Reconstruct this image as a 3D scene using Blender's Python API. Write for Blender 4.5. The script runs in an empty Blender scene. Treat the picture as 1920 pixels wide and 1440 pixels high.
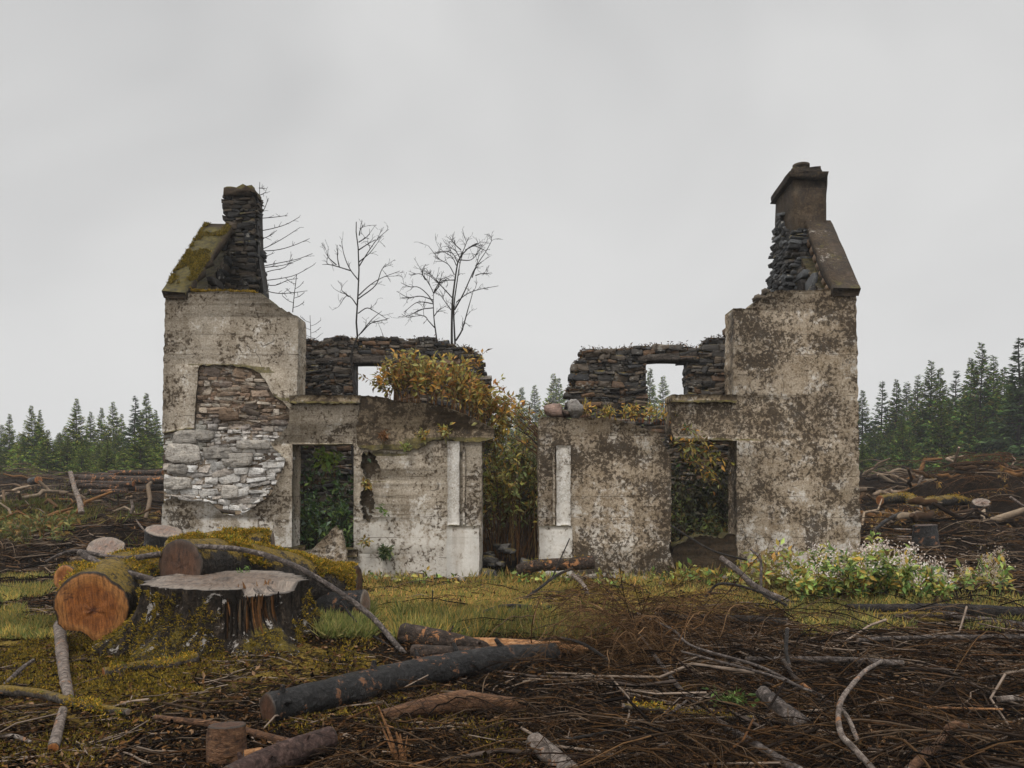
import bpy, math, random
import numpy as np
from mathutils import Vector, Matrix
from mathutils.geometry import tessellate_polygon

S = bpy.context.scene
COL = S.collection
R = math.radians
F = 1500.0; CX = 960.0; HY = 905.0; HC = 1.5      # focal length, principal column, horizon row of the photograph; eye height

# ---------------------------------------------------------------- camera
cam = bpy.data.objects.new("camera", bpy.data.cameras.new("camera"))
COL.objects.link(cam)
cam.location = (0, 0, HC); cam.rotation_euler = (R(90), 0, 0)
cam.data.sensor_width = 36.0; cam.data.lens = 36.0 * F / 1920.0
cam.data.shift_y = (HY - 720.0) / 1920.0
cam.data.clip_start = 0.05; cam.data.clip_end = 3000
S.camera = cam

# ---------------------------------------------------------------- sky and sun
SUN_EL, SUN_AZ = 52.0, 200.0           # overcast; the brighter part of the sky is behind the camera
w = bpy.data.worlds.new("World"); S.world = w; w.use_nodes = True
nt = w.node_tree; bg = nt.nodes["Background"]; L = nt.links.new
sky = nt.nodes.new("ShaderNodeTexSky"); sky.sky_type = 'NISHITA'; sky.sun_disc = False
sky.sun_elevation = R(SUN_EL); sky.sun_rotation = R(SUN_AZ)
hs = nt.nodes.new("ShaderNodeHueSaturation"); hs.inputs["Saturation"].default_value = 0.05
L(sky.outputs[0], hs.inputs["Color"])
tc = nt.nodes.new("ShaderNodeTexCoord")
mp = nt.nodes.new("ShaderNodeMapping"); mp.inputs["Scale"].default_value = (1.0, 1.0, 1.7)
L(tc.outputs["Generated"], mp.inputs["Vector"])
nz = nt.nodes.new("ShaderNodeTexNoise"); nz.inputs["Scale"].default_value = 1.6; nz.inputs["Detail"].default_value = 3; nz.inputs["Roughness"].default_value = .5
nz.inputs["Distortion"].default_value = .35
L(mp.outputs[0], nz.inputs["Vector"])
rp = nt.nodes.new("ShaderNodeValToRGB")
rp.color_ramp.elements[0].position = .33; rp.color_ramp.elements[0].color = (4.8, 4.83, 4.9, 1)
rp.color_ramp.elements[1].position = .66; rp.color_ramp.elements[1].color = (7.2, 7.2, 7.17, 1)
L(nz.outputs["Fac"], rp.inputs["Fac"])
sx = nt.nodes.new("ShaderNodeSeparateXYZ"); L(tc.outputs["Generated"], sx.inputs[0])
hr = nt.nodes.new("ShaderNodeMapRange"); hr.inputs[1].default_value = .0; hr.inputs[2].default_value = .42
hr.inputs[3].default_value = .9; hr.inputs[4].default_value = .0; L(sx.outputs[2], hr.inputs[0])
m0 = nt.nodes.new("ShaderNodeMix"); m0.data_type = 'RGBA'; L(hr.outputs[0], m0.inputs[0])
L(rp.outputs[0], m0.inputs[6]); m0.inputs[7].default_value = (7.7, 7.7, 7.66, 1)
m1 = nt.nodes.new("ShaderNodeMix"); m1.data_type = 'RGBA'; m1.inputs[0].default_value = .9
L(hs.outputs[0], m1.inputs[6]); L(m0.outputs[2], m1.inputs[7])
def mr(sock, a, b, c, d):
    n = nt.nodes.new("ShaderNodeMapRange"); n.interpolation_type = 'SMOOTHSTEP'; L(sock, n.inputs[0])
    for k, v in zip((1, 2, 3, 4), (a, b, c, d)): n.inputs[k].default_value = v
    return n.outputs[0]
ad = nt.nodes.new("ShaderNodeMath"); ad.operation = 'ADD'        # an overcast dome is brightest overhead and towards the veiled sun
L(mr(sx.outputs[2], .52, .92, 1.0, 3.2), ad.inputs[0]); L(mr(sx.outputs[1], .05, -.75, .0, .8), ad.inputs[1])
ml = nt.nodes.new("ShaderNodeMix"); ml.data_type = 'RGBA'; ml.blend_type = 'MULTIPLY'; ml.inputs[0].default_value = 1.0
cb = nt.nodes.new("ShaderNodeCombineColor"); [L(ad.outputs[0], cb.inputs[k]) for k in range(3)]
L(m1.outputs[2], ml.inputs[6]); L(cb.outputs[0], ml.inputs[7]); L(ml.outputs[2], bg.inputs["Color"]); bg.inputs["Strength"].default_value = 0.1

sd = bpy.data.lights.new("sun", 'SUN'); sd.energy = 1.5; sd.angle = R(16); sd.color = (1, .97, .93)
so = bpy.data.objects.new("sun", sd); COL.objects.link(so)
so.rotation_euler = (R(90 - SUN_EL), 0, R(180 - SUN_AZ)); so.location = (0, -10, 30)
S.view_settings.view_transform = 'Standard'; S.view_settings.look = 'None'
S.view_settings.exposure = 0.0; S.view_settings.gamma = 1.0
S.render.engine = 'CYCLES'
S.cycles.max_bounces = 6; S.cycles.volume_bounces = 1; S.cycles.diffuse_bounces = 3
S.cycles.use_denoising = True

# ---------------------------------------------------------------- helpers
def P(px, py, Y):                      # the point at distance Y that the photograph shows at pixel (px, py)
    return np.array(((px - CX) * Y / F, Y, HC + (HY - py) * Y / F))
def PX(pts):
    return np.array([P(*p) for p in pts])

def hsh(ix, iy, iz, seed):
    h = (ix.astype(np.int64) * 374761393 + iy.astype(np.int64) * 668265263 + iz.astype(np.int64) * 2147483647 + seed * 1274126177) & 0xffffffff
    h = ((h ^ (h >> 13)) * 1274126177) & 0xffffffff
    h = (h ^ (h >> 16)) & 0xffff
    return h / 65535.0
def vnoise(p, seed=0):
    p = np.asarray(p, float)
    i = np.floor(p); f = p - i; f = f * f * (3 - 2 * f)
    i = i.astype(np.int64); r = 0
    for a in (0, 1):
        for b in (0, 1):
            for c in (0, 1):
                wgt = (f[..., 0] if a else 1 - f[..., 0]) * (f[..., 1] if b else 1 - f[..., 1]) * (f[..., 2] if c else 1 - f[..., 2])
                r = r + wgt * hsh(i[..., 0] + a, i[..., 1] + b, i[..., 2] + c, seed)
    return r * 2 - 1
def fbm(p, oct=4, seed=0, gain=.5):
    p = np.asarray(p, float); a = 1; s = 0; t = 0
    for k in range(oct):
        s = s + a * vnoise(p * 2 ** k + 17.3 * k, seed + k); t += a; a *= gain
    return s / t
def norm(v):
    return v / np.maximum(np.linalg.norm(v, axis=-1, keepdims=True), 1e-9)
def sstep(a, b, x):
    t = np.clip((x - a) / (b - a), 0, 1); return t * t * (3 - 2 * t)

class MB:                              # collects shapes, links them as ONE mesh object
    def __init__(s): s.v = []; s.f = []; s.c = []; s.n = 0
    def add(s, V, faces, col=(1, 1, 1)):
        V = np.asarray(V, float).reshape(-1, 3)
        c = np.asarray(col, float)
        if c.ndim == 1: c = np.repeat(c[None], len(V), 0)
        s.v.append(V); s.c.append(c)
        if not isinstance(faces, list): faces = [faces]
        for f in faces:
            f = np.asarray(f, np.int64)
            if f.size: s.f.append(f.reshape(-1, f.shape[-1]) + s.n)
        s.n += len(V)
    def mesh(s, name, smooth=False):
        me = bpy.data.meshes.new(name)
        V = np.concatenate(s.v); C = np.concatenate(s.c)
        me.vertices.add(len(V)); me.vertices.foreach_set("co", V.ravel().astype(np.float32))
        li = np.concatenate([f.ravel() for f in s.f]); tot = np.concatenate([np.full(len(f), f.shape[1]) for f in s.f])
        st = np.concatenate([[0], np.cumsum(tot)[:-1]])
        me.loops.add(len(li)); me.loops.foreach_set("vertex_index", li.astype(np.int32))
        me.polygons.add(len(tot)); me.polygons.foreach_set("loop_start", st.astype(np.int32)); me.polygons.foreach_set("loop_total", tot.astype(np.int32))
        if smooth: me.polygons.foreach_set("use_smooth", np.ones(len(tot), bool))
        a = me.attributes.new("col", 'FLOAT_COLOR', 'POINT')
        a.data.foreach_set("color", np.concatenate([C, np.ones((len(C), 1))], 1).ravel().astype(np.float32))
        me.update(calc_edges=True); me.validate()
        return me
    def build(s, name, mat, parent=None, smooth=False, origin=None):
        me = s.mesh(name, smooth); me.materials.append(mat)
        o = bpy.data.objects.new(name, me); COL.objects.link(o)
        if parent is not None: o.parent = parent
        if origin is None and parent is None: return o
        base = Vector(origin) if origin is not None else wloc(parent)      # shapes are given in world coordinates
        me.transform(Matrix.Translation(-base))
        o.location = base - (wloc(parent) if parent is not None else Vector((0, 0, 0)))
        return o
def wloc(o):
    v = Vector(o.location)
    while o.parent is not None: o = o.parent; v = v + Vector(o.location)
    return v
def tag(o, label=None, cat=None, group=None, kind=None):
    for k, v in (("label", label), ("category", cat), ("group", group), ("kind", kind)):
        if v: o[k] = v
    return o
def empty(name, loc, label, cat, group=None):
    o = bpy.data.objects.new(name, None); COL.objects.link(o); o.location = [float(x) for x in loc]; o.empty_display_size = .2
    return tag(o, label, cat, group)

def resample(pts, n):
    pts = np.asarray(pts, float); k = len(pts)
    if k > 2:                         # Catmull-Rom through the given points
        e = np.concatenate([[2 * pts[0] - pts[1]], pts, [2 * pts[-1] - pts[-2]]])
        t = np.linspace(0, k - 1 - 1e-6, n); i = t.astype(int); f = (t - i)[:, None]
        a, b, c, d = e[i], e[i + 1], e[i + 2], e[i + 3]
        return .5 * (2 * b + (c - a) * f + (2 * a - 5 * b + 4 * c - d) * f ** 2 + (3 * b - a - 3 * c + d) * f ** 3)
    t = np.linspace(0, 1, n)[:, None]; return pts[0] * (1 - t) + pts[-1] * t
def tubes(mb, pts, rad, sides=4, col=(1, 1, 1)):      # pts (N,k,3), rad (N,k), one colour per tube or for all
    pts = np.asarray(pts, float); rad = np.asarray(rad, float)
    if pts.ndim == 2: pts = pts[None]; rad = rad[None]
    N, k, _ = pts.shape
    if N == 0: return
    T = norm(np.gradient(pts, axis=1)); mT = norm(pts[:, -1] - pts[:, 0])
    ref = np.where(np.abs(mT[:, 2:3]) > .8, np.array([[1., .2, 0]]), np.array([[0, 0, 1.]]))[:, None, :]
    U = norm(np.cross(T, np.broadcast_to(ref, T.shape))); W = np.cross(T, U)
    an = np.arange(sides) * 2 * math.pi / sides
    V = pts[:, :, None, :] + rad[:, :, None, None] * (np.cos(an)[None, None, :, None] * U[:, :, None, :] + np.sin(an)[None, None, :, None] * W[:, :, None, :])
    b = (np.arange(N) * k * sides)[:, None, None]; i = np.arange(k - 1)[None, :, None] * sides; j = np.arange(sides)[None, None, :]; j2 = (j + 1) % sides
    q = np.stack([b + i + j, b + i + j2, b + i + sides + j2, b + i + sides + j], -1).reshape(-1, 4)
    c = np.asarray(col, float)
    if c.ndim == 2: c = np.repeat(c, k * sides, 0)
    mb.add(V.reshape(-1, 3), q, c)
def leaves(mb, pos, d, nrm, ln, wd, col, fold=.25):
    pos = np.asarray(pos, float); N = len(pos)
    if N == 0: return
    d = norm(d); sd_ = norm(np.cross(d, nrm)); up = np.cross(sd_, d)
    ln = np.broadcast_to(ln, (N,))[:, None]; wd = np.broadcast_to(wd, (N,))[:, None]
    a = pos; t = pos + d * ln - up * ln * .12; m = pos + d * ln * .45
    l = m + sd_ * wd * .5 + up * wd * fold; r = m - sd_ * wd * .5 + up * wd * fold
    V = np.stack([a, l, t, r], 1).reshape(-1, 3)
    b = np.arange(N)[:, None] * 4
    f = np.concatenate([b + np.array([[0, 2, 1]]), b + np.array([[0, 3, 2]])])
    c = np.asarray(col, float)
    if c.ndim == 2: c = np.repeat(c, 4, 0)
    mb.add(V, f, c)
def pal(rng, n, cols, jit=.2):
    cols = np.asarray(cols, float)
    c = cols[rng.integers(0, len(cols), n)]
    return c * (1 + rng.uniform(-jit, jit, (n, 1)))

# ---------------------------------------------------------------- materials
class NT:
    def __init__(s, name):
        s.m = bpy.data.materials.new(name); s.m.use_nodes = True; s.t = s.m.node_tree
        s.b = s.t.nodes["Principled BSDF"]; s.b.inputs["Specular IOR Level"].default_value = .25
        s.pos = s.t.nodes.new("ShaderNodeTexCoord").outputs["Object"]
    def set(s, sock, v):
        if hasattr(v, "is_output"): s.t.links.new(v, sock)
        else:
            if sock.type == 'RGBA' and len(v) == 3: v = (*v, 1)
            sock.default_value = v
    def noise(s, scale, det=4, rough=.6, dist=0, vec=None, stretch=None):
        n = s.t.nodes.new("ShaderNodeTexNoise")
        n.inputs["Scale"].default_value = scale; n.inputs["Detail"].default_value = det; n.inputs["Roughness"].default_value = rough; n.inputs["Distortion"].default_value = dist
        vec = vec or s.pos
        if stretch:
            m = s.t.nodes.new("ShaderNodeMapping"); m.inputs["Scale"].default_value = stretch; s.set(m.inputs[0], vec); vec = m.outputs[0]
        s.set(n.inputs["Vector"], vec); return n.outputs["Fac"]
    def voro(s, scale, feat='DISTANCE_TO_EDGE', vec=None):
        n = s.t.nodes.new("ShaderNodeTexVoronoi"); n.feature = feat; n.inputs["Scale"].default_value = scale
        s.set(n.inputs["Vector"], vec or s.pos); return n.outputs["Distance"]
    def ramp(s, f, stops):
        n = s.t.nodes.new("ShaderNodeValToRGB"); e = n.color_ramp.elements
        while len(e) < len(stops): e.new(.5)
        for i, (p, c) in enumerate(stops):
            e[i].position = p; e[i].color = (*c, 1) if len(c) == 3 else c
        s.set(n.inputs[0], f); return n.outputs[0]
    def step(s, f, a, b):
        n = s.t.nodes.new("ShaderNodeMapRange"); n.interpolation_type = 'SMOOTHSTEP'
        s.set(n.inputs[0], f); n.inputs[1].default_value = a; n.inputs[2].default_value = b; return n.outputs[0]
    def mix(s, f, a, b, mode='MIX'):
        n = s.t.nodes.new("ShaderNodeMix"); n.data_type = 'RGBA'; n.blend_type = mode
        s.set(n.inputs[0], f); s.set(n.inputs[6], a); s.set(n.inputs[7], b); return n.outputs[2]
    def op(s, o, a, b=0.0):
        n = s.t.nodes.new("ShaderNodeMath"); n.operation = o; s.set(n.inputs[0], a); s.set(n.inputs[1], b); return n.outputs[0]
    def xyz(s, vec=None):
        n = s.t.nodes.new("ShaderNodeSeparateXYZ"); s.set(n.inputs[0], vec or s.pos); return n.outputs
    def up(s):
        n = s.t.nodes.new("ShaderNodeNewGeometry"); return s.xyz(n.outputs["Normal"])[2]
    def attr(s):
        n = s.t.nodes.new("ShaderNodeAttribute"); n.attribute_name = "col"; return n.outputs["Color"]
    def bump(s, h, strength=.5, dist=.02):
        n = s.t.nodes.new("ShaderNodeBump"); n.inputs["Strength"].default_value = strength; n.inputs["Distance"].default_value = dist
        s.set(n.inputs["Height"], h); s.t.links.new(n.outputs[0], s.b.inputs["Normal"])
    def out(s, col, rough=.9, spec=None):
        s.set(s.b.inputs["Base Color"], col); s.set(s.b.inputs["Roughness"], rough)
        if spec is not None: s.b.inputs["Specular IOR Level"].default_value = spec
        return s.m

def attr_mat(name, rough=.85, spec=.2, nscale=20, amt=.35, translucent=0, bump=0, gain=1.0):
    t = NT(name); n = t.noise(nscale, 4)
    c = t.mix(1.0, t.attr(), t.ramp(n, [(.25, ((1 - amt) * gain,) * 3), (.75, ((1 + amt) * gain,) * 3)]), 'MULTIPLY')
    if bump: t.bump(n, bump, .02)
    m = t.out(c, rough, spec)
    if translucent:
        tr = t.t.nodes.new("ShaderNodeBsdfTranslucent"); t.set(tr.inputs[0], c)
        mx = t.t.nodes.new("ShaderNodeMixShader"); mx.inputs[0].default_value = translucent
        o = t.t.nodes["Material Output"]; t.t.links.new(t.b.outputs[0], mx.inputs[1]); t.t.links.new(tr.outputs[0], mx.inputs[2]); t.t.links.new(mx.outputs[0], o.inputs[0])
    return m

def render_mat(name, lichen, light, moss, lich_scale=7.0, base=((.27, .225, .165), (.40, .35, .28)), cracks=.7, white=.58, xl=None, joints=.75):
    """old lime render: beige, dark brown lichen blotches, lime-white patches, board joints, cracks, moss along the broken top"""
    t = NT(name); X, Yc, Z = t.xyz()
    n1 = t.noise(1.3, 5, .6); n2 = t.noise(4.5, 8, .72, .3)
    c = t.ramp(t.op('ADD', t.op('MULTIPLY', n1, .4), t.op('MULTIPLY', n2, .6)), [(.40, base[0]), (.60, base[1])])
    fine = t.noise(38, 5, .7)
    c = t.mix(t.step(fine, .42, .62), t.mix(1, c, (.68, .65, .6), 'MULTIPLY'), c)
    # lime-white patches, large at the foot of the wall
    wl = t.noise(2.6, 7, .7, .25)
    foot = t.op('MULTIPLY', t.step(Z, 1.5, .35), light)
    if xl is not None: foot = t.op('MULTIPLY', foot, t.step(X, xl, xl - .8))
    wm = t.step(t.op('ADD', t.op('ADD', wl, foot), t.op('MULTIPLY', t.op('SUBTRACT', t.noise(17, 6, .75), .5), .55)), white, white + .12)
    c = t.mix(t.op('MULTIPLY', wm, .75), c, (.60, .57, .52))
    # brown lichen
    l1 = t.noise(lich_scale, 9, .72, .5); l2 = t.noise(1.4, 4, .6, .6); l3 = t.noise(26, 4, .7)
    lv = t.op('ADD', t.op('ADD', t.op('MULTIPLY', l1, .66), t.op('MULTIPLY', l2, .46)), t.op('MULTIPLY', l3, .30))
    lv = t.op('SUBTRACT', lv, t.op('MULTIPLY', t.step(Z, 1.1, .2), .07 * light))
    lm = t.step(lv, .725 - lichen, .80 - lichen)
    s1 = t.noise(34, 5, .75, .3); s2 = t.noise(2.3, 4, .6)
    spk = t.step(t.op('ADD', t.op('MULTIPLY', s1, .75), t.op('MULTIPLY', s2, .5)), .735 - lichen, .79 - lichen)
    lm = t.op('MAXIMUM', lm, t.op('MULTIPLY', spk, .85))
    c = t.mix(t.op('MULTIPLY', t.step(lv, .62 - lichen, .77 - lichen), .45), c, t.mix(1, c, (.62, .53, .43), 'MULTIPLY'))      # brown halo round the colonies
    lc = t.ramp(l3, [(.36, (.009, .007, .005)), (.66, (.066, .043, .023))])
    c = t.mix(t.op('MULTIPLY', lm, .9), c, lc)
    stk = t.step(t.noise(5.5, 4, .6, .2, stretch=(1, 1, .09)), .53, .68)
    c = t.mix(t.op('MULTIPLY', stk, .38), c, t.mix(1, c, (.5, .43, .36), 'MULTIPLY'))
    # horizontal shutter-board joints
    fr = t.op('FRACT', t.op('ADD', t.op('MULTIPLY', Z, 3.1), t.op('MULTIPLY', t.noise(.9, 2), .12)))
    ln = t.op('MULTIPLY', t.op('LESS_THAN', fr, .028), t.step(t.noise(2.7, 3), .44, .58))
    c = t.mix(t.op('MULTIPLY', ln, joints), c, (.06, .045, .03))
    # cracks
    wv = t.t.nodes.new("ShaderNodeMapping"); wv.inputs["Scale"].default_value = (1, .01, .55); t.set(wv.inputs[0], t.pos)
    nn = t.t.nodes.new("ShaderNodeTexNoise"); nn.inputs["Scale"].default_value = 3.5; t.set(nn.inputs["Vector"], t.pos)
    ad = t.t.nodes.new("ShaderNodeVectorMath"); ad.operation = 'MULTIPLY_ADD'; t.set(ad.inputs[0], nn.outputs["Color"]); ad.inputs[1].default_value = (.35, .35, .35); t.set(ad.inputs[2], wv.outputs[0])
    vd = t.voro(.8, vec=ad.outputs[0])
    ck = t.op('MULTIPLY', t.op('LESS_THAN', vd, .0055), t.step(t.noise(.9, 2), .54, .60))
    c = t.mix(t.op('MULTIPLY', ck, cracks), c, (.035, .026, .018))
    # dark moss creeping down from the top and over ledges
    mm = t.step(t.op('ADD', t.noise(5, 6, .7), t.op('MULTIPLY', t.step(t.up(), .2, .8), .5)), .62 - moss, .74 - moss)
    c = t.mix(t.op('MULTIPLY', mm, .85), c, t.ramp(t.noise(14, 4), [(.35, (.028, .024, .010)), (.7, (.12, .095, .02))]))
    t.bump(t.op('ADD', t.op('MULTIPLY', fine, .5), t.op('ADD', t.op('MULTIPLY', lm, .7), t.op('MULTIPLY', t.op('ADD', ck, ln), -1.5))), .55, .012)
    return t.out(c, t.ramp(n2, [(.3, (.75,) * 3), (.7, (.95,) * 3)]), .25)

def stone_mat(name, moss=.1, spec=.35, rough=(.55, .9), mossc=((.06, .05, .012), (.2, .14, .02))):
    t = NT(name); n = t.noise(9, 7, .7, .5); n2 = t.noise(34, 5, .7); st = t.noise(7, 5, .65, .2, stretch=(1, 1, 5))
    c = t.mix(1, t.attr(), t.ramp(n, [(.25, (.5, .48, .46)), (.5, (1, 1, 1)), (.78, (1.55, 1.5, 1.42))]), 'MULTIPLY')
    c = t.mix(t.step(n2, .5, .66), c, t.mix(1, c, (.5, .46, .42), 'MULTIPLY'))
    c = t.mix(t.op('MULTIPLY', t.step(t.noise(5.5, 5, .65), .60, .68), .7), c, (.33, .31, .27))      # pale crusts
    mm = t.step(t.op('ADD', t.noise(6, 6, .7), t.op('MULTIPLY', t.step(t.up(), .3, .9), .22)), .66 - moss, .76 - moss)
    c = t.mix(mm, c, t.ramp(n2, [(.3, mossc[0]), (.7, mossc[1])]))
    t.bump(t.op('ADD', t.op('ADD', n, t.op('MULTIPLY', n2, .5)), st), .8, .03)
    return t.out(c, t.ramp(n, [(.3, (rough[0],) * 3), (.7, (rough[1],) * 3)]), spec)

def bark_mat(name, cols, moss=0.0, rough=(.35, .85), spec=.45, flake=None, fl_amt=.0, ax=(1, 1, 1), mossc=((.05, .04, .008), (.26, .16, .02))):
    t = NT(name); n = t.noise(17, 8, .74, .8, stretch=ax); n2 = t.noise(60, 5, .75); n3 = t.noise(3.2, 4, .6, .5); vo = t.voro(26, 'F1')
    f = t.op('ADD', t.op('ADD', t.op('MULTIPLY', n, .62), t.op('MULTIPLY', n2, .3)), t.op('MULTIPLY', n3, .08))
    c = t.ramp(f, [(.36, cols[0]), (.50, cols[1]), (.63, cols[2])])
    c = t.mix(t.op('MULTIPLY', t.step(vo, .50, .8), .7), c, t.mix(1, c, (.3, .28, .26), 'MULTIPLY'))
    if flake:
        c = t.mix(t.step(t.op('ADD', t.noise(9, 5, .7, .4), t.op('MULTIPLY', n3, .3)), .73 - fl_amt, .77 - fl_amt), c, flake)
    if moss > 0:
        mm = t.step(t.op('ADD', t.op('ADD', t.noise(5.5, 7, .75), t.op('MULTIPLY', n2, .25)), t.op('MULTIPLY', t.step(t.up(), -.2, .9), .25)), 1.0 - moss, 1.1 - moss)
        c = t.mix(mm, c, t.ramp(t.noise(40, 5, .75), [(.35, mossc[0]), (.65, mossc[1])]))
    t.bump(t.op('ADD', t.op('ADD', n, t.op('MULTIPLY', n2, .7)), t.op('MULTIPLY', vo, -.35)), 1.0, .03)
    return t.out(c, t.ramp(n3, [(.35, (rough[0],) * 3), (.65, (rough[1],) * 3)]), spec)

def cut_mat(name, heart, sap, dark, gray=0.0):
    """sawn end grain: attribute r = distance from the pith, g = angle, b = per-log shift"""
    t = NT(name); a = t.xyz(t.attr())
    wob = t.noise(5, 4, .6); n = t.noise(16, 6, .7); saw = t.noise(9, 5, .65, .3, stretch=(6, 1, 1.2))
    r = t.op('ADD', a[0], t.op('MULTIPLY', t.op('SUBTRACT', wob, .5), .28))
    c = t.ramp(r, [(.0, dark), (.14, heart), (.62, heart), (.80, sap), (.93, sap), (.97, (.03, .02, .012))])
    rings = t.op('SINE', t.op('MULTIPLY', r, 95.0))
    c = t.mix(t.op('MULTIPLY', t.step(rings, .2, 1), .25), c, t.mix(1, c, (.5, .42, .36), 'MULTIPLY'))
    c = t.mix(1, c, t.ramp(saw, [(.34, (.42, .38, .34)), (.66, (1.35, 1.35, 1.35))]), 'MULTIPLY')
    c = t.mix(t.step(t.noise(4.5, 5, .65, 1.0), .56, .66), c, t.mix(1, c, (.33, .27, .22), 'MULTIPLY'))
    if gray: c = t.mix(t.op('MULTIPLY', t.step(n, .35, .6), gray), c, (.17, .15, .13))
    cv = t.t.nodes.new("ShaderNodeCombineXYZ"); t.set(cv.inputs[0], t.op('MULTIPLY', a[1], 34.0)); t.set(cv.inputs[1], t.op('MULTIPLY', a[0], 1.6)); t.set(cv.inputs[2], t.op('MULTIPLY', a[2], 40.0))
    chk = t.op('LESS_THAN', t.op('ABSOLUTE', t.op('SUBTRACT', t.noise(1.0, 2, .4, 0, cv.outputs[0]), .56)), .012)
    c = t.mix(t.op('MULTIPLY', chk, .8), c, (.02, .013, .009))                       # drying checks run out from the pith
    t.bump(t.op('ADD', t.op('ADD', n, saw), t.op('MULTIPLY', chk, -1.0)), .6, .01)
    return t.out(c, t.ramp(n, [(.3, (.4,) * 3), (.7, (.75,) * 3)]), .4)

M = {}
M['render_left'] = render_mat('lime_render_pale', -.012, .24, -.06, 13, ((.30, .255, .195), (.49, .44, .37)), white=.565, xl=.5)
M['render_right'] = render_mat('lime_render_blotched', .040, .08, -.08, 15, ((.30, .235, .16), (.52, .45, .36)), white=.53)
M['render_mossy'] = render_mat('lime_render_mossy', .055, .0, .02, 8.5, ((.22, .175, .12), (.35, .29, .21)), white=.8)
M['render_white'] = render_mat('whitewashed_render', -.045, .2, -.2, 9.0, ((.50, .475, .435), (.66, .64, .61)), 0, .5, joints=0)
M['sill'] = render_mat('mossy_sill', .03, .0, -.05, 10.0, ((.22, .17, .11), (.34, .28, .19)), 0)
M['stone_dark'] = stone_mat('dark_rubble_stone', .0, .45, (.45, .85))
M['stone_pale'] = stone_mat('pale_rubble_stone', -.12, .2, (.7, .95))
M['stone_chimney'] = stone_mat('mossy_chimney_stone', .02, .3, (.5, .9), ((.03, .026, .01), (.1, .08, .018)))
M['core'] = stone_mat('wall_core', .0, .1, (.9, 1))
M['slate'] = render_mat('mossy_slab', .09, .0, -.06, 9.0, ((.05, .037, .022), (.12, .085, .05)), 0, .9)
M['slab_right'] = render_mat('weathered_slab', .05, .0, -.36, 9.0, ((.022, .016, .011), (.125, .09, .062)), 0)
M['chimney_render'] = render_mat('sooty_render', .045, .0, -.3, 9.0, ((.02, .015, .011), (.12, .09, .06)), 0, .9)
M['soot'] = render_mat('dark_cap', .08, .0, -.3, 9.0, ((.018, .015, .012), (.04, .032, .024)), 0, .9)
M['timber'] = bark_mat('grey_timber', ((.03, .023, .018), (.085, .068, .055), (.2, .17, .14)), .0, (.6, .9), .2, ax=(.3, 3, 3))
M['bark_dark'] = bark_mat('wet_dark_bark', ((.004, .0035, .003), (.008, .0068, .006), (.055, .05, .047)), .0, (.25, .7), .35, (.19, .085, .038), .0)
M['bark_mossy'] = bark_mat('mossy_bark', ((.003, .0025, .002), (.014, .010, .007), (.09, .07, .053)), .24, (.4, .9), .25)
M['bark_stump'] = bark_mat('stump_bark', ((.0025, .002, .0015), (.018, .0125, .008), (.085, .062, .043)), .16, (.5, .9), .15, (.32, .29, .26), -.015, ax=(1, 1, .35), mossc=((.03, .026, .007), (.17, .12, .018)))
M['bark_brown'] = bark_mat('brown_bark', ((.009, .006, .004), (.036, .023, .015), (.13, .092, .072)), .0, (.4, .85), .25, (.33, .15, .06), .0)
M['bark_pink'] = bark_mat('pinkish_bark', ((.018, .010, .008), (.068, .039, .031), (.19, .12, .098)), .0, (.45, .85), .2)
M['branch_grey'] = bark_mat('grey_branch', ((.018, .013, .010), (.085, .065, .054), (.30, .25, .22)), .0, (.4, .85), .35)
M['branch_dark'] = bark_mat('dark_branch', ((.005, .004, .0035), (.018, .014, .011), (.07, .055, .045)), .0, (.35, .85), .3)
M['branch_moss'] = bark_mat('mossy_branch', ((.015, .011, .008), (.06, .045, .034), (.2, .17, .14)), .25, (.5, .9), .3)
M['birch'] = bark_mat('silvery_birch_bark', ((.03, .02, .015), (.20, .155, .125), (.42, .36, .31)), .0, (.5, .85), .3, (.30, .14, .06), -.02)
M['split'] = bark_mat('fresh_split_wood', ((.10, .038, .012), (.36, .165, .06), (.56, .33, .17)), .0, (.5, .85), .3, ax=(.4, .4, 4))
M['split_dark'] = bark_mat('weathered_split_wood', ((.025, .011, .006), (.13, .06, .026), (.32, .17, .085)), .0, (.5, .85), .3, ax=(.4, .4, 3))
M['cut_orange'] = cut_mat('orange_cut', (.26, .088, .018), (.34, .145, .04), (.10, .03, .010))
M['cut_dark'] = cut_mat('dark_cut', (.075, .032, .014), (.06, .032, .018), (.05, .018, .008))
M['cut_grey'] = cut_mat('weathered_cut', (.21, .125, .085), (.27, .20, .145), (.14, .075, .045), .6)
M['cut_stump'] = cut_mat('stump_cut', (.135, .09, .06), (.20, .16, .125), (.035, .022, .014), .4)
M['leaf'] = attr_mat('leaf', .5, .25, 14, .3, .35)
M['needle'] = attr_mat('needle', .9, .02, 3, .35, .15)
M['twig'] = attr_mat('twig', .85, .06, 12, .4, gain=.72)
M['moss'] = attr_mat('moss_tuft', .95, .05, 25, .3, .25)
M['grass'] = attr_mat('grass_blade', .8, .08, 2.5, .35, .5, gain=1.15)
M['litter'] = attr_mat('litter_chip', .9, .04, 30, .4, gain=.75)
M['dark'] = bark_mat('old_conifer_trunk', ((.012, .009, .007), (.035, .026, .02), (.07, .055, .045)), .0, (.7, .95), .15)
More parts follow.
